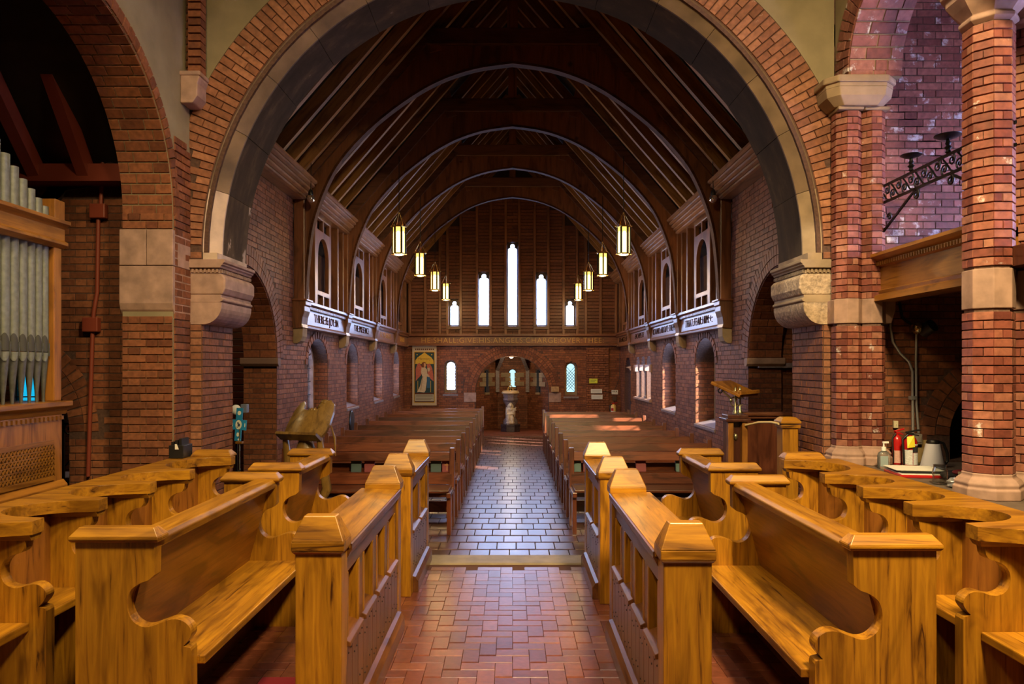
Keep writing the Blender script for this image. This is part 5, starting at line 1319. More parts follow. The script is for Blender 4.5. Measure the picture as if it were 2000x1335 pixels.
for k, (y, zt) in enumerate(zip(yy, tops)):
    r = .042 - .0012 * k
    p = thing('organ_pipe', ('shortest grey organ pipe beside the corner post' if k == 8 else f'{ORD[k]} grey organ pipe counted from the corner post'), 'organ pipe', (XO - .06, y, 1.46), 'grey display pipes of the organ')
    B().lathe([(r, 1.80), (r, zt), (r * .88, zt), (r * .88, zt - .02)], (XO - .06, y, 0), 18).obj('pipe_body', PIPE, p, smooth=40)
    B().lathe([(.010, 1.455), (r * .35, 1.52), (r, 1.78)], (XO - .06, y, 0), 18).obj('pipe_foot', PIPED, p, smooth=40)
    c = Vector((XO - .06, y, 0)); f = Vector((.75, -.66, 0)); sd = Vector((.66, .75, 0))
    n = 8
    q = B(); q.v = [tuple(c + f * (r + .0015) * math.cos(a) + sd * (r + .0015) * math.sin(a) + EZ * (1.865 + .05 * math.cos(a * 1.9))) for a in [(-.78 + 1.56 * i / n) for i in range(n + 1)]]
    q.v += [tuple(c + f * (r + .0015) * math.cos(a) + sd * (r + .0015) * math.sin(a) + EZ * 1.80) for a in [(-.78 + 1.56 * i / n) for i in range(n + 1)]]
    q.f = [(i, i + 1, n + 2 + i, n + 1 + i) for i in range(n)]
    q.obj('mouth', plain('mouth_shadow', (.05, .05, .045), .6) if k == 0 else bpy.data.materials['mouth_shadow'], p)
    q = B(); q.v = [tuple(c + f * (r + .004) * math.cos(a) + sd * (r + .004) * math.sin(a) + EZ * 1.795) for a in [(-.78 + 1.56 * i / n) for i in range(n + 1)]]
    q.v += [tuple(c + f * (r + .002) * math.cos(a) + sd * (r + .002) * math.sin(a) + EZ * (1.778 - .045 * math.cos(a * 1.9))) for a in [(-.78 + 1.56 * i / n) for i in range(n + 1)]]
    q.f = [(i, i + 1, n + 2 + i, n + 1 + i) for i in range(n)]
    q.obj('lower_lip', PIPE, p)
    for e in (-.85, .85): B().bar(c + f * r * math.cos(e) + sd * r * math.sin(e) + EZ * 1.77, c + f * r * math.cos(e) + sd * r * math.sin(e) + EZ * 1.86, .008, .016, (1, 0, 0)).obj('ear', PIPED, p)
# red conduit with junction boxes on the organ chamber wall
def op(px, py, d=.03): return PX(px, py, YA - d)
t = thing('red_conduit', 'dark red conduit with two junction boxes rising up the organ chamber wall', 'pipe', op(180, 900))
B().tube([op(172, 930), op(181, 640), op(183, 610), op(190, 570), op(192, 420), op(197, 400), op(202, 300)], .017, 8).obj('pipe', REDPAINT, t, smooth=60)
for px, py in ((194, 413), (180, 634)):
    q = op(px, py); B().box(q.x - .065, q.x + .065, YA - .07, YA - .01, q.z - .06, q.z + .06).obj('junction_box', REDPAINT, t, bevel=.008)
t = thing('organ_spotlight', 'small bright spotlight high on the organ chamber wall', 'lamp', op(217, 328, .08))
q = op(217, 329, .13)
B().lathe([(.020, .05), (.05, .02), (.055, -.03), (.05, -.03), (.04, .0)], (0, 0, 0), 16).xform(Matrix.Translation(q) @ Matrix.Rotation(rad(-55), 4, 'X')).obj('lamp_shade', BLACKP, t, smooth=40)
B().ball(q + Vector((0, -.012, -.012)), .034, 10).obj('bulb', GLOW, t, smooth=60)
B().tube([q + Vector((0, .05, .02)), op(200, 330, .02)], .01, 6).obj('arm', BLACK, t)
t = thing('black_cable', 'black cable looping across the organ chamber wall', 'cable', op(150, 370))
B().tube([op(110, 420), op(116, 395), op(128, 372), op(150, 368), op(176, 365), op(181, 330)], .007, 6).obj('cable', BLACKP, t, smooth=60)
# iron candle stand and side table beyond the low arch
x0, y0 = -3.98, 6.35
t = thing('candle_stand', 'scrolled black iron candle stand in front of the blue lancet', 'candle stand', (x0, y0, 0))
B().bar((x0, y0, 0), (x0, y0, 1.42), .022, .022, (0, 1, 0)).obj('stem', BLACK, t)
def sp2(c, r, turns, a0, sg=1, n=20): return [(c[0] + r * (1 - .8 * i / n) * math.cos(a0 + sg * turns * 2 * pi * i / n), c[1], c[2] + r * (1 - .8 * i / n) * math.sin(a0 + sg * turns * 2 * pi * i / n)) for i in range(n + 1)]
for c, r, a in (((x0 + .07, y0, 1.45), .05, -pi / 2), ((x0 + .10, y0, 1.30), .11, pi), ((x0 + .06, y0, 1.14), .06, pi / 2), ((x0 + .10, y0, 1.08), .04, 0), ((x0 - .06, y0, 1.3), .08, 0)):
    B().tube(sp2(c, r, 1.3, a), .007, 6).obj('scroll', BLACK, t, smooth=60)
B().box(x0 - .12, x0 + .16, y0 - .02, y0 + .02, 1.185, 1.20).obj('shelf_bar', BLACK, t)
B().tube([(x0 + .02, y0, .82), (x0 + .1, y0, .92), (x0 + .2, y0, .95)], .006, 6).obj('scroll', BLACK, t, smooth=60)
for dx in (.03, .10): B().lathe([(.016, 1.2), (.016, 1.36)], (x0 + dx, y0, 0), 10).obj('candle', WHITE, t, smooth=40)
t = thing('side_table', 'small table with a pale lilac cloth behind the organ', 'table', (-3.85, 7.0, 0))
B().box(-4.75, -4.2, 6.9, 7.3, .60, .63).obj('table_top', plain('lilac_cloth', (.42, .36, .48), .8), t)
B().box(-4.73, -4.22, 6.92, 7.28, .0, .60).obj('table_body', BLACKP, t)
# blue processional cross
x0, y0, z0 = PX(466, 828, 7.3)
t = thing('processional_cross', 'blue painted cross with white roundels on a slim staff', 'cross', (x0, y0, FLN))
M_ = Matrix.Translation((x0, y0, z0)) @ Matrix.Rotation(rad(4), 4, 'Y')
BLU = plain('sky_blue_paint', (.02, .24, .48), .45); PALE = plain('pale_cream_paint', (.75, .78, .62), .5); DKB = plain('ink_outline', (.05, .07, .12), .5)
B().slab([[(-.032, -.17), (.032, -.17), (.032, -.055), (.078, -.06), (.078, .045), (.032, .045), (.032, .165), (-.032, .165), (-.032, .045), (-.078, .045), (-.078, -.06), (-.032, -.055)]], (0, 0, 0), EX, EZ, NF, .015).xform(M_).obj('cross_panel', BLU, t)
def disc(u, v, ru, rv, d, th=.002): return B().slab([[(u + ru * math.cos(2*pi*k/14), v + rv * math.sin(2*pi*k/14)) for k in range(14)]], (0, -d, 0), EX, EZ, NF, th)
disc(0, -.005, .032, .048, .002).xform(M_).obj('roundel', PALE, t)
for u, v, a, b_ in ((-.006, .012, .008, .010), (.004, -.008, .013, .016), (-.012, -.03, .006, .006)): disc(u, v, a, b_, .004).xform(M_).obj('roundel_drawing', DKB, t)
disc(0, -.105, .014, .022, .002).xform(M_).obj('roundel', PALE, t)
disc(0, .115, .018, .022, .002).xform(M_).obj('dove', PALE, t); disc(-.062, -.01, .005, .022, .002).xform(M_).obj('side_emblem', PALE, t); disc(.064, -.006, .004, .022, .002).xform(M_).obj('side_emblem', PALE, t)
disc(.015, -.155, .014, .012, .003).xform(M_).obj('side_emblem', WHITE, t)
B().lathe([(.006, 0), (.006, 1.16)], (x0 + .01, y0, FLN), 8).obj('staff', PEWTER, t, smooth=40)
B().box(x0 - .03, x0 + .045, y0 - .02, y0 + .02, z0 - .20, z0 - .175).obj('socket', OAK_X, t, bevel=.006)
q = PX(461, 800, 7.6)
t = thing('wall_speaker', 'small white domed fitting and grey box on the pier behind the blue cross', 'fitting', q)
B().ball(q, .055, 12, (1, .7, 1)).obj('dome', WHITE, t, smooth=60)
B().box(q.x + .055, q.x + .12, q.y - .02, q.y + .05, q.z - .03, q.z + .06).obj('grey_box', plain('grey_blue_box', (.16, .18, .24), .5), t, bevel=.005)
B().bar((q.x, q.y + .02, q.z - .02), (q.x, q.y + .02, FLN), .02, .02, (0, 1, 0)).obj('pole', BLACK, t)
q = PX(455, 945, 6.75)
t = thing('blue_chair', 'blue slatted chair back glimpsed behind the last stall', 'chair', (q.x, 6.8, FLN))
for k in range(6): B().box(q.x - .16, q.x + .06, 6.74, 6.76, .50 + k * .035, .524 + k * .035).obj('slat', plain('blue_slat', (.01, .06, .22), .5), t)
for dx in (-.15, .05): B().box(q.x + dx - .012, q.x + dx + .012, 6.76, 6.78, FLN, .72).obj('leg', BLACKP, t)
B().box(q.x - .16, q.x + .06, 6.67, 6.78, .42, .45).obj('seat', bpy.data.materials['blue_slat'], t)

# ================================================================== LECTERN, READING DESK
t = thing('carved_lectern', 'bronze-toned lectern carved as a spread-winged bird holding up the book rest', 'lectern', (-2.02, 7.0, FLN))
ML = Matrix.Translation((-2.07, 7.0, 1.00)) @ Matrix.Rotation(rad(-20), 4, 'Z') @ Matrix.Rotation(rad(-36), 4, 'X')
def wing(u): return 0.055 * (u / .24) ** 2      # bowed across
out = [(-.21, .02), (.21, .02), (.235, .10), (.242, .20), (.235, .32), (.215, .41), (.175, .445), (.135, .43), (.12, .38), (.095, .325), (.06, .305), (-.05, .305), (-.085, .325), (-.095, .375), (-.12, .415), (-.165, .405), (-.215, .33), (-.245, .20), (-.245, .09)]
q = B(); nu, nv = 24, 22
bm = bmesh.new()
B1 = B().prism(out, 'y', -.014, .014)
me = B1.mesh('book_rest'); bm.from_mesh(me)
bmesh.ops.subdivide_edges(bm, edges=[e for e in bm.edges if e.calc_length() > .05], cuts=3, use_grid_fill=True)
for v in bm.verts: v.co.y += .06 * (v.co.x / .24) ** 2 - .02
bm.transform(ML); bm.to_mesh(me); bm.free(); me.shade_smooth(); me.set_sharp_from_angle(angle=rad(40)); me.materials.append(BRASSW)
o = bpy.data.objects.new('book_rest', me); link(o, t)
B().prism([(-.10, -.02), (.02, -.02), (.02, .012), (-.10, .012)], 'x', -.235, .235).add([], []).xform(ML).obj('ledge', BRASSW, t, bevel=.005)
B().ball((.05, .09, .40), .06, 14, (1, 1.1, 1.0)).ball((.06, .07, .45), .045, 12, (1.2, 1, .9)).ball((.11, .06, .455), .022, 10, (1.5, .8, .8)).xform(ML).obj('bird_head', BRASSW, t, smooth=60)
for k in range(9): B().ball((-.06 + k * .02, .03 + .006 * (k % 3), .335 + .014 * (k % 2)), .018, 8, (.8, .8, 1.5)).xform(ML).obj('carved_feather', BRASSW, t, smooth=60)
B().lathe([(.16, 0), (.16, .05), (.10, .09), (.06, .14), (.055, .62), (.09, .70), (.13, .84), (.10, .98), (.04, 1.14)], (-2.04, 7.07, FLN), 16, 0, 1.0, .8).obj('bird_body', BRASSW, t, smooth=50)
for u, dv in ((-.20, -.05), (.20, -.02)):
    p = ML @ Vector((u, .02, .02)); B().tube([p, p + Vector((.02, .03, -.25)), p + Vector((.06, .05, -.5)), (-2.04 + u * .3, 7.05, FLN + .3)], [.03, .045, .05, .03], 8).obj('wing_tip', BRASSW, t, smooth=60)
p = ML @ Vector((.25, .05, .18)); B().tube([p, p + Vector((.03, .02, -.12)), p + Vector((.04, .02, -.3))], [.006, .014, .004], 8).obj('wing_tip', BRASSW, t, smooth=60)

t = thing('reading_desk', 'reading desk with tilted golden board on brass scroll stem and dark pedestal', 'lectern', (2.15, 6.95, FLN))
TL, TR, BR_, BL = Vector((1.94, 7.0, 1.555)), Vector((2.22, 7.3, 1.56)), Vector((2.44, 7.10, 1.436)), Vector((2.16, 6.80, 1.430))
nn = (BL - TL).cross(TR - TL).normalized(); nn = nn if nn.z < 0 else -nn
vs = [TL, TR, BR_, BL] + [p + nn * .03 for p in (TL, TR, BR_, BL)]
B().add(vs, [(0, 1, 2, 3), (7, 6, 5, 4), (0, 4, 5, 1), (1, 5, 6, 2), (2, 6, 7, 3), (3, 7, 4, 0)]).obj('reading_board', ORGAN, t, bevel=.006)
B().bar(BL + Vector((0, 0, .015)), BR_ + Vector((0, 0, .015)), .02, .035).obj('book_stop', ORGAN, t, bevel=.004)
c = Vector((2.17, 6.97, 0))
for dx, dy in ((-.02, -.05), (.05, .03)):
    B().lathe([(.024, 1.24), (.024, 1.26), (.011, 1.28), (.011, 1.44), (.020, 1.45), (.011, 1.46), (.010, 1.50)], (c.x + dx, c.y + dy, 0), 12).obj('brass_stem', PEWTER, t, smooth=40)
    B().tube([(c.x + dx + .045 * math.cos(a), c.y + dy, 1.36 + .045 * math.sin(a)) for a in [pi * (.2 + 1.5 * k / 14) for k in range(15)]], .007, 6).obj('brass_scroll', PEWTER, t, smooth=60)
    B().ball((c.x + dx - .05, c.y + dy - .02, 1.375), .016, 8).obj('knob', PEWTER, t, smooth=60)
B().tube([(2.12, 6.92, 1.36), (2.09, 6.92, 1.41), (2.05, 6.93, 1.44), (2.03, 6.95, 1.49)], .008, 6).obj('brass_scroll', PEWTER, t, smooth=60)
B().tube([(2.02 + .03 * math.cos(a) * (1 - a / 12), 6.96, 1.46 + .03 * math.sin(a) * (1 - a / 12)) for a in [.5 * k for k in range(16)]], .006, 6).obj('iron_scroll', BLACK, t, smooth=60)
B().box(2.06, 2.26, 6.86, 7.06, 1.20, 1.235).box(2.04, 2.28, 6.84, 7.08, 1.17, 1.20).obj('pedestal_cap', DARKW, t, bevel=.006)
for dx in (2.065, 2.20): B().box(dx, dx + .055, 6.865, 6.93, FLN, 1.17).obj('pedestal_post', ORGANZ, t, bevel=.006)
B().box(2.07, 2.25, 6.93, 7.05, FLN, 1.17).obj('pedestal_box', DARKW, t)
B().ball((2.155, 6.92, 1.02), .022, 10, (1, .7, 1.4)).obj('pedestal_knob', PEWTER, t, smooth=60)
t = thing('panelled_screen', 'dark polished panel screen between the reading desk and the newel post', 'screen', (2.55, 7.3, FLN))
B().box(2.29, 2.83, 7.28, 7.32, FLN, 1.17).obj('panel_board', wood('polished_dark_red', (.10, .030, .016), (.145, .045, .022), (.05, .016, .010), 'z', .3, coat=.5), t)
B().box(2.27, 2.84, 7.24, 7.34, 1.17, 1.20).box(2.27, 2.84, 7.22, 7.35, 1.20, 1.235).obj('panel_moulding', BANDX, t, bevel=.008)
t = thing('newel_post', 'square oak newel post with moulded cap beside the arch pier', 'post', (2.455, 6.40, 0))
B().box(2.385, 2.525, 6.33, 6.47, 0, 1.18).obj('post_shaft', OAK_Z, t, bevel=.006)
B().box(2.37, 2.54, 6.315, 6.485, 1.155, 1.185).frustum((2.365, 2.545, 6.31, 6.49), 1.195, (2.365, 2.545, 6.31, 6.49), 1.215).frustum((2.365, 2.545, 6.31, 6.49), 1.215, (2.40, 2.51, 6.345, 6.455), 1.25).obj('post_cap', OAK_X, t, bevel=.004)
t = thing('cream_rope', 'cream rope slung from the newel post to the reading desk', 'rope', (2.3, 6.7, 1.15))
B().tube([(2.362, 6.36, 1.19), (2.34, 6.48, 1.195), (2.29, 6.66, 1.18), (2.23, 6.86, 1.135)], .011, 8).obj('rope', CREAM, t, smooth=60)

# ================================================================== NAVE FURNITURE
def make_pew(L, label, group):
    """faces -y; x = 0 is the aisle end; z = 0 the nave floor"""
    t = thing('pew', label, 'pew', (0, 0, 0), group)
    B().box(.02, L - .02, -.44, -.02, .455, .485).obj('seat', PEW, t, bevel=.008)
    B().prism([(-.03, .49), (-.055, .49), (-.035, .605), (-.010, .605)], 'x', .02, L - .02).obj('lower_back_board', PEW, t, bevel=.004)
    B().prism([(-.009, .742), (.012, .84), (.042, .84), (.018, .738)], 'x', .0, L).obj('upper_back_board', PEW, t, bevel=.006)
    B().box(.02, L - .02, -.01, .14, .595, .612).box(.02, L - .02, .13, .145, .595, .70).obj('book_shelf', PEW, t)
    for x in (0, L - .045):
        B().prism([(-.06, .42), (-.035, .60), (.0, .885), (.055, .885), (.05, .70), (.035, .42)], 'x', x - .006, x + .051).obj('end_stile', PEWZ, t, bevel=.006)
        B().prism([(-.40, .455), (-.30, .455), (-.33, 0), (-.385, 0)], 'x', x, x + .045).obj('leg', PEWZ, t, bevel=.006)
        B().prism([(-.05, .455), (.04, .455), (.09, 0), (.03, 0)], 'x', x, x + .045).obj('leg', PEWZ, t, bevel=.006)
        B().box(x, x + .045, -.44, .03, .405, .456).obj('seat_bearer', PEWZ, t, bevel=.004)
    B().box(.05, L - .05, -.05, -.03, .18, .30).obj('stretcher', PEW, t)
    return t
ORDN = ('first', 'second', 'third', 'fourth', 'fifth', 'sixth', 'seventh', 'eighth', 'ninth', 'tenth', 'eleventh')
pl_ = make_pew(1.92, f'first dark mahogany pew from the chancel on the organ side, books in its rack', 'mahogany pews on the organ side of the nave')
pr_ = make_pew(1.84, f'first dark mahogany pew from the chancel on the pulpit side, books in its rack', 'mahogany pews on the pulpit side of the nave')
YL = [8.02 + .915 * k for k in range(10)]; YR = [8.05 + .885 * k for k in range(9)]
# built facing the chancel; the organ-side row runs outward along -x, so its copy is turned by mirroring the length
for k, y in enumerate(YL):
    loc = (-.655 - 1.92, y, FLN)
    if k == 0: pl_.location = loc
    else: dup(pl_, loc, f'{ORDN[k]} dark mahogany pew from the chancel on the organ side')
for k, y in enumerate(YR):
    loc = (.640, y, FLN)
    if k == 0: pr_.location = loc
    else: dup(pr_, loc, f'{ORDN[k]} dark mahogany pew from the chancel on the pulpit side')
BG = plain('slate_green_cloth', (.045, .080, .085), .6); BRD = plain('maroon_cloth', (.20, .035, .042), .6); BT = plain('teal_cloth', (.09, .16, .16), .6)
def book(px, Y, mat, label, cross=False, w=.115, h=.125):
    x = at(px, Y); t = thing('hymn_book', label, 'book', (x, Y, FLN + .612), 'hymn books standing in the pew racks')
    M_ = Matrix.Translation((x, Y, FLN + .613)) @ Matrix.Rotation(rad(-9), 4, 'X')
    B().box(-w / 2, w / 2, 0, .006, 0, h).box(-w / 2, w / 2, .022, .028, 0, h).box(-w / 2, -w / 2 + .006, 0, .028, 0, h).xform(M_).obj('cover', mat, t)
    B().box(-w / 2 + .006, w / 2 - .004, .006, .022, .003, h - .003).xform(M_).obj('page_block', PAPER, t)
    if cross: B().box(-.003, .003, -.0015, 0, .015, h - .02).box(-.028, .028, -.0015, 0, .075, .081).xform(M_).obj('cross_stamp', GOLD, t)
book(695, 8.06, BG, 'slate blue hymn book standing mid-pew in the first organ-side rack'); book(721, 8.06, BRD, 'maroon hymn book without a cross, standing mid-pew in the first organ-side rack')
book(851, 8.06, BG, 'slate green hymn book near the aisle end of the first organ-side pew'); book(873, 8.06, BRD, 'maroon hymn book stamped with a gold cross near the organ-side aisle', True)
book(1125, 8.09, BT, 'teal hymn book near the aisle end of the first pulpit-side pew'); book(1149, 8.09, BRD, 'maroon hymn book beside the teal one near the pulpit-side aisle')
book(1330, 8.09, BT, 'teal hymn book at the wall end of the first pulpit-side pew'); book(1252, 8.09, BRD, 'maroon hymn book mid-pew in the first pulpit-side rack')

# ---- lanterns
def make_lantern():
    t = thing('hanging_lantern', 'x', 'lantern', (0, 0, 0), 'gothic hanging lanterns of the nave')
    r = .090; H = .385
    for k in range(6):
        a = pi / 6 + k * pi / 3; c = Vector((math.cos(a), math.sin(a), 0)) * r * math.cos(pi / 6); U = Vector((-math.sin(a), math.cos(a), 0))
        hw = r * .5 - .013
        B().slab([[(-hw, .015), (hw, .015), (hw, .30), (-hw, .30)]], c, U, EZ, c.normalized(), .004).obj('glass_pane', PANE_W, t)
        B().slab([arcpts(0, .30, hw, 0, pi, 8) + [(-hw, H), (hw, H)]], c, U, EZ, c.normalized(), .004).obj('amber_spandrel', PANE_A, t)
        B().slab([[(-hw, .30)] + [(p[0], p[1]) for p in arcpts(0, .30, hw - .004, 0, pi, 8)]], c - c.normalized() * .001, U, EZ, c.normalized(), .004).obj('glass_head', PANE_W, t)
        b2 = math.pi / 3 * k; e = Vector((math.cos(b2), math.sin(b2), 0)) * r
        B().box(-.013, .013, -.013, .013, 0, H).xform(Matrix.Translation(e) @ Matrix.Rotation(b2, 4, 'Z')).obj('frame_bar', BLACK, t)
        B().tube([e * 1.25 + EZ * (H + .01), e * .9 + EZ * (H + .08), e * .35 + EZ * (H + .17), e * .12 + EZ * (H + .20)], .005, 6).obj('crown_rod', BRASS, t, smooth=60)
        B().ball(e * 1.32 + EZ * (H + .02), .011, 6).obj('crown_finial', BRASS, t, smooth=60)
        B().ball(e * 1.2, .009, 6).obj('foot_finial', BRASS, t, smooth=60)
    B().lathe([(r * 1.12, H), (r * 1.18, H + .008), (r * 1.12, H + .018), (r * .9, H + .018), (r * .9, H)], (0, 0, 0), 6).obj('top_ring', BRASS, t)
    B().lathe([(r * 1.08, -.008), (r * 1.12, 0), (r * 1.08, .014), (r * .95, .014), (r * .95, -.008)], (0, 0, 0), 6).obj('bottom_ring', BRASS, t)
    B().lathe([(.005, -.022), (r * .6, -.016), (r * .92, .0), (r * .92, .004)], (0, 0, 0), 16).obj('bottom_bowl', PANE_W, t, smooth=60)
    B().lathe([(.014, H + .19), (.018, H + .20), (.014, H + .22), (.005, H + .225)], (0, 0, 0), 10).obj('crown_hub', BRASS, t, smooth=40)
    B().tube([(0, 0, H + .22), (0, 0, 1.42)], .006, 6).obj('hanging_rod', BLACK, t)
    return t
lan = make_lantern()
lanp = [(-1.65, 10.42), (-1.655, 12.85), (-1.66, 15.35), (-1.63, 17.55), (1.615, 10.42), (1.615, 12.85), (1.63, 15.35), (1.61, 17.55)]
for k, (x, y) in enumerate(lanp):
    side = 'organ' if x < 0 else 'pulpit'; lb = f'{ORDN[k % 4]} lit gothic lantern from the chancel on the {side} side'
    if k == 0: lan.location = (x, y, 3.33); lan['label'] = lb
    else: dup(lan, (x, y, 3.33), lb, rad(30) if k % 2 else 0.0)
for x, y in lanp:
    lamp('POINT', 'lantern_glow', (x, y, 3.27), 27, (1.0, 0.62, 0.26), None, .06)
    lamp('SPOT', 'lantern_downlight', (x, y, 3.28), 34, (1.0, 0.62, 0.26), (x, y, 0), .06, 140, .6)
# two bare spherical bulbs by the nearest truss
for s, px, sd in ((-1, 607, 'organ'), (1, 1393, 'pulpit')):
    q = PX(px, 388, 9.1); t = thing('hanging_bulb', f'unlit round bulb hanging before the nearest truss on the {sd} side', 'bulb', q)
    B().ball(q, .052, 14).obj('bulb_glass', plain('mirror_bulb', (.8, .8, .78), .08, .9) if s < 0 else bpy.data.materials['mirror_bulb'], t, smooth=60)
    B().lathe([(.03, .04), (.034, .06), (.026, .10), (.012, .12)], q, 12).obj('bulb_socket', BLACKP, t, smooth=40)
    B().tube([q + EZ * .12, q + Vector((0, .02, .55))], .005, 6).obj('cord', BLACKP, t)

# ================================================================== END WALL THINGS
# font
fx, fy = -.055, 19.35; zf = -.05
t = thing('baptismal_font', 'stone baptismal font carried by a white carved angel, brass cover on top', 'font', (fx, fy, zf))
B().lathe([(.275, 0), (.275, .13), (.285, .15), (.285, .19), (.25, .20)], (fx, fy, zf), 8, pi / 8).obj('octagonal_plinth', STONE_D, t, bevel=.006)
B().lathe([(.20, .20), (.19, .30), (.14, .36), (.13, .70), (.20, .80), (.21, .88)], (fx, fy + .05, zf), 12).obj('shaft', STONE_G, t, smooth=40)
B().lathe([(.15, .80), (.20, .83), (.205, .86), (.19, .89), (.205, .96), (.21, 1.0)], (fx, fy, zf), 8, pi / 8).obj('bowl', STONE_G, t, bevel=.006)
B().lathe([(.205, 1.0), (.235, 1.02), (.24, 1.045), (.225, 1.06), (.23, 1.075), (.20, 1.09), (.03, 1.095)], (fx, fy, zf), 24).obj('bowl_rim', plain('cream_marble', (.62, .47, .30), .4), t, smooth=30)
cv = B().tube([(fx, fy, zf + 1.09), (fx, fy, zf + 1.42)], .008, 6).box(fx - .035, fx + .035, fy - .006, fy + .006, zf + 1.355, zf + 1.37).ball((fx, fy, zf + 1.28), .02, 8)
for k in range(8):
    a = k * pi / 4; cv.tube([(fx + .10 * math.cos(a), fy + .10 * math.sin(a), zf + 1.09), (fx + .06 * math.cos(a), fy + .06 * math.sin(a), zf + 1.18), (fx + .01 * math.cos(a), fy + .01 * math.sin(a), zf + 1.25)], .007, 6)
cv.obj('cover_finial', BRASS, t, smooth=50)
fa = B(); yy0 = fy - .17
def E(x, y, z, rx, ry, rz): fa.ball((fx + x, yy0 + y, zf + z), 1, 10, (rx, ry, rz))
E(0, 0, .24, .12, .12, .06); E(-.02, -.02, .34, .095, .09, .13); E(-.045, -.07, .36, .045, .05, .10); E(.05, -.06, .33, .045, .05, .11); E(0, .02, .50, .085, .07, .13); E(0, .0, .60, .075, .06, .06); E(0, -.01, .70, .048, .052, .062); E(0, .02, .715, .062, .055, .06)
E(-.058, .02, .66, .03, .035, .07); E(.055, .02, .66, .03, .035, .07); E(-.085, -.01, .52, .03, .035, .10); E(.085, -.01, .53, .03, .035, .09); E(-.05, -.06, .47, .06, .03, .028); E(.05, -.06, .48, .06, .03, .028)
E(-.10, .06, .52, .035, .04, .14); E(.10, .06, .52, .035, .04, .13); E(0, -.058, .695, .012, .015, .016); E(0, -.045, .672, .02, .02, .018)
E(-.02, -.08, .25, .04, .05, .05); E(.06, -.07, .25, .035, .05, .05)
fo = fa.obj('angel_figure', STONE_W, t, smooth=60)
rm = fo.modifiers.new('merge', 'REMESH'); rm.mode = 'VOXEL'; rm.voxel_size = .011; rm.use_smooth_shade = True
B().bar((fx + .06, yy0 - .06, zf + .50), (fx + .15, yy0 - .06, zf + .66), .028, .028, (0, 1, 0)).bar((fx + .085, yy0 - .06, zf + .625), (fx + .155, yy0 - .06, zf + .575), .026, .028, (0, 1, 0)).obj('stone_cross', STONE_W, t, bevel=.004)
B().box(fx - .085, fx + .085, yy0 - .07, yy0 + .1, zf + .13, zf + .22).obj('figure_block', STONE_W, t, bevel=.012)
# niche lamp
t = thing('niche_lamp', 'small glowing ceiling lamp in the font niche', 'lamp', (-.03, YF + .35, 1.93))
B().lathe([(.05, .0), (.045, -.02), (.02, -.03), (.005, -.032)], (-.03, YF + .35, 1.95), 14).obj('lamp_glass', plain('niche_lamp_glass', (1, .9, .7), .3, emit=(1.0, .80, .48), es=14.0), t, smooth=50)
B().lathe([(.055, 0), (.055, .012)], (-.03, YF + .35, 1.95), 14).obj('lamp_rim', BRASS, t, smooth=40)
B().tube([(-.03, YF + .35, 1.96), (-.03, YF + .35, 2.12)], .008, 6).obj('lamp_stem', BRASS, t)
lamp('POINT', 'niche_lamp_light', (-.04, YF + .12, 1.86), 15, AMBER, None, .04)
# banner
bx0, bx1 = at(805, YF) + .01, at(853, YF); bz0, bz1 = CZ - (791 - 715) * YF / F, CZ - (674 - 715) * YF / F
bw = bx1 - bx0; bh = bz1 - bz0; ybn = YF - .035
t = thing('angel_banner', 'tall embroidered banner of a robed winged angel under a gold arch', 'banner', ((bx0 + bx1) / 2, ybn, bz0))
def bp(u, v): return (bx0 + u * bw, bz1 - v * bh)
def flat(nm, pts, mat, d): B().slab([[bp(u, v) for u, v in pts]], (0, ybn - .012 - d * .0012, 0), EX, EZ, NB, .001).obj(nm, mat, t)
LIN = plain('linen', (.52, .44, .34), .9, var=.1, vs=60); BGO = plain('banner_gold', (.62, .42, .05), .5, var=.15, vs=90); BDK = plain('banner_brown', (.10, .035, .02), .8); BBL = plain('banner_dark_teal', (.015, .055, .075), .8); BBU = plain('banner_blue', (.03, .12, .27), .8); BPK = plain('banner_pink', (.45, .13, .10), .8, var=.25, vs=50); BRB = plain('banner_robe', (.58, .50, .40), .8, var=.12, vs=40); BHR = plain('banner_auburn', (.16, .05, .02), .8); BSK = plain('banner_skin', (.60, .36, .22), .8)
B().box(bx0, bx1, ybn - .012, ybn + .02, bz0, bz1).obj('cloth', LIN, t)
B().tube([(bx0 - .02, ybn, bz1), (bx1 + .02, ybn, bz1)], .012, 8).obj('hanging_bar', plain('banner_bar', (.30, .2, .1), .5), t, smooth=60)
flat('border', [(.07, .105), (.93, .105), (.93, .96), (.07, .96)], BGO, 1); flat('field', [(.09, .115), (.91, .115), (.91, .95), (.09, .95)], BDK, 2)
flat('field', [(.12, .125), (.88, .125), (.88, .79), (.12, .79)], BBL, 3)
flat('gold_arch', [(.12, .31), (.13, .25), (.22, .20), (.38, .155), (.5, .118), (.62, .155), (.78, .20), (.87, .25), (.88, .31)], BGO, 4)
for k in range(10): flat('top_lettering', [(.12 + .08 * k, .055), (.17 + .08 * k + .01 * (k % 2), .055), (.17 + .08 * k + .01 * (k % 2), .08), (.12 + .08 * k, .08)], BDK, 1)
flat('star', [(.2, .145), (.23, .155), (.2, .17), (.17, .155)], BGO, 4); flat('star', [(.8, .145), (.83, .155), (.8, .17), (.77, .155)], BGO, 4)
flat('curtain', [(.62, .5), (.74, .5), (.74, .71), (.60, .71)], BBU, 4)
for u in (.22, .75): flat('pillar', [(u, .59), (u + .018, .59), (u + .018, .78), (u, .78)], BGO, 5)
flat('wing', [(.30, .29), (.20, .32), (.14, .40), (.15, .52), (.14, .60), (.24, .55), (.36, .50), (.42, .38)], BPK, 5)
flat('wing', [(.60, .32), (.72, .30), (.82, .38), (.86, .48), (.88, .60), (.76, .56), (.64, .48)], BPK, 5)
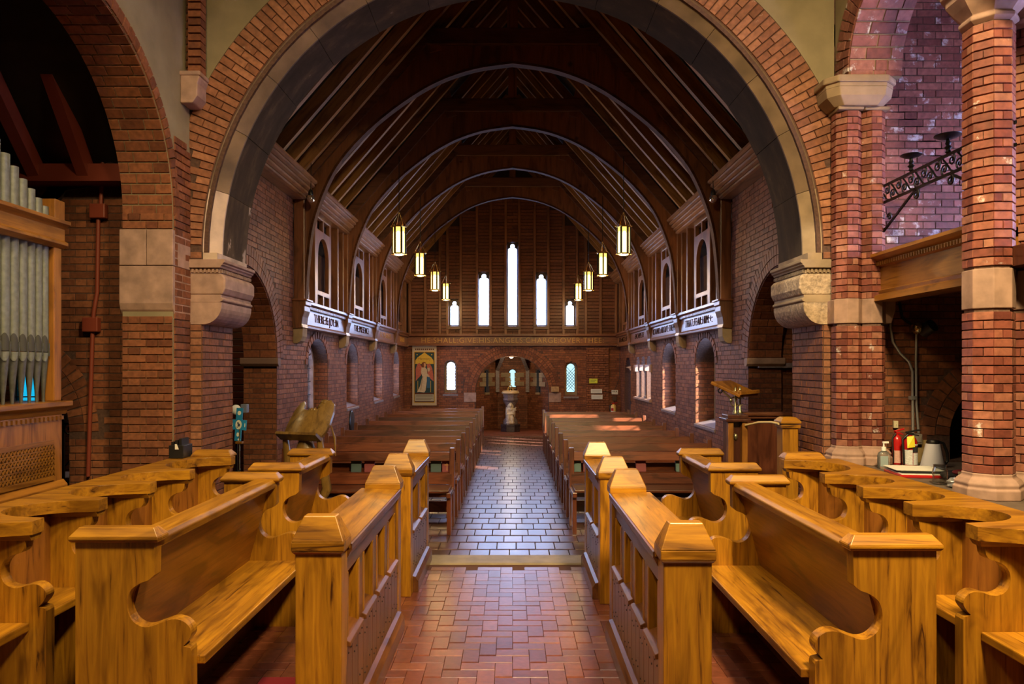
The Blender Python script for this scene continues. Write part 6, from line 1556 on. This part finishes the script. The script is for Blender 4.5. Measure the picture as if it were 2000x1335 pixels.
flat('robe', [(.38, .37), (.52, .36), (.60, .40), (.62, .47), (.72, .51), (.70, .53), (.60, .52), (.60, .60), (.55, .75), (.50, .785), (.28, .775), (.20, .78), (.32, .68), (.42, .52), (.36, .45)], BRB, 6)
flat('robe_fold', [(.42, .52), (.45, .52), (.36, .75), (.33, .75)], plain('banner_fold', (.34, .27, .2), .8), 7)
flat('hair', [(.40, .29), (.48, .275), (.56, .29), (.59, .33), (.50, .37), (.40, .37), (.38, .33)], BHR, 7); flat('face', [(.48, .30), (.55, .30), (.565, .34), (.53, .37), (.48, .355)], BSK, 8)
flat('hand', [(.64, .495), (.72, .505), (.72, .525), (.64, .515)], BSK, 8); flat('flowers', [(.62, .38), (.70, .37), (.74, .40), (.70, .44), (.63, .43)], LIN, 8)
flat('caption', [(.11, .815), (.89, .815), (.89, .93), (.11, .93)], plain('banner_caption', (.42, .42, .36), .8), 4)
for k in range(4): flat('caption_line', [(.15, .83 + .024 * k), (.85 - .08 * (k == 3), .83 + .024 * k), (.85 - .08 * (k == 3), .836 + .024 * k), (.15, .836 + .024 * k)], BDK, 5)
text('Harmony', 'banner_lettering', BDK, t, frameM((*bp(.5, .225)[:1], ybn - .020, bp(.5, .225)[1]), EX, EZ, NB), .085, .001)
# notices, sockets
def sign(nm, x0, y0, x1, y1, mat, label, cat, lines=0, body=None):
    a, b_ = at(x0, YF - .08), at(x1, YF - .08); z1, z0 = CZ - (y0 - 715) * YF / F, CZ - (y1 - 715) * YF / F
    t = thing(nm, label, cat, ((a + b_) / 2, YF - .07, z0))
    B().box(a, b_, YF - .085, YF - .066, z0, z1).obj('plate', mat, t, bevel=.003)
    for k in range(lines):
        z = z1 - (z1 - z0) * (k + 1) / (lines + 1)
        B().box(a + .03, b_ - .03 - .04 * (k % 2), YF - .087, YF - .084, z - .006, z + .006).obj('printed_line', plain('ink_green', (.12, .16, .06), .6) if mat is YELG else plain('ink_grey', (.45, .46, .47), .6), t)
    return t
sign('yellow_notice', 1151, 739, 1167, 748, YELG, 'yellow-green printed notice on the brick end wall', 'notice', 2)
WB = plain('white_plastic', (.66, .68, .68), .4)
sign('white_panel', 1154, 759, 1176, 767.5, WB, 'upper of two white switch panels on the end wall', 'panel', 2)
sign('white_panel', 1155, 770, 1177, 779, WB, 'lower of two white switch panels on the end wall', 'panel', 2)
t = sign('switch_plate', 1194.5, 761, 1207, 769.5, WB, 'white triple switch plate above the dark box on the end wall', 'switch', 0)
for k in range(3): x = at(1197.5 + 3.3 * k, YF - .09); B().box(x - .008, x + .008, YF - .092, YF - .084, 1.025, 1.06).obj('switch_rocker', BLACKP, t)
sign('dark_box', 1196, 773, 1204.5, 782, plain('brown_box', (.06, .03, .02), .5), 'dark brown junction box under the triple switch plate', 'box', 0)
t = thing('wall_cable', 'thin dark cable looping down the brick end wall to the switch plate', 'cable', (2.6, YF - .06, 1.3))
def ew(px, py): return PX(px, py, YF - .062)
B().tube([ew(1210, 690), ew(1210, 738), ew(1206, 748), ew(1200, 762)], .006, 6).tube([ew(1177, 764), ew(1184, 765), ew(1194, 766)], .006, 6).tube([ew(1200, 782), ew(1200, 792)], .006, 6).obj('cable', BLACKP, t, smooth=60)
x = at(1084, YF - .03); t = thing('offering_box', 'small tan wooden box fixed to the right-hand impost of the niche', 'box', (x, YF - .05, 1.02))
B().box(x - .10, x + .10, YF - .09, YF, 1.03, 1.17).obj('box_body', plain('tan_box', (.36, .22, .10), .6, var=.3, vs=20), t, bevel=.006)
B().prism([(x - .10, 1.03), (x + .10, 1.03), (x + .04, .99), (x - .04, .99)], 'y', YF - .07, YF).obj('box_bracket', DARKW, t)
extinguisher(1198, YF - .14, CZ - (808 - 715) * (YF - .14) / F, 'small white and yellow fire extinguisher hung on the end wall by the door', .30, .075, plain('pale_yellow_enamel', (.72, .52, .20), .4), None, [((rad(215), rad(262)), .30, .52, RED), ((rad(200), rad(330)), .02, .26, WHITE)])
# oval memorial plaque on the organ-side wall
q = PXX(685, 822, -XW)
t = thing('memorial_plaque', 'small dark oval plaque low on the organ-side nave wall', 'plaque', (-XW + .02, q.y, q.z))
B().lathe([(.19, 0), (.19, .015), (.17, .03), (.02, .03)], (0, 0, 0), 24, 0, 1.0, .9).xform(Matrix.Translation((-XW + .005, q.y, q.z)) @ Matrix.Rotation(rad(90), 4, 'Y')).obj('plaque_disc', BLACKP, t, smooth=30)

# lettering becomes plain meshes
bpy.context.view_layer.update()
dg = bpy.context.evaluated_depsgraph_get()
for o in TEXTS:
    me = bpy.data.meshes.new_from_object(o.evaluated_get(dg))
    n = bpy.data.objects.new(o.name, me); n.name = o.name.split('.')[0]
    COL.objects.link(n); n.parent = o.parent; n.matrix_parent_inverse = o.matrix_parent_inverse.copy(); n.matrix_basis = o.matrix_basis.copy()
for o in TEXTS: bpy.data.objects.remove(o)
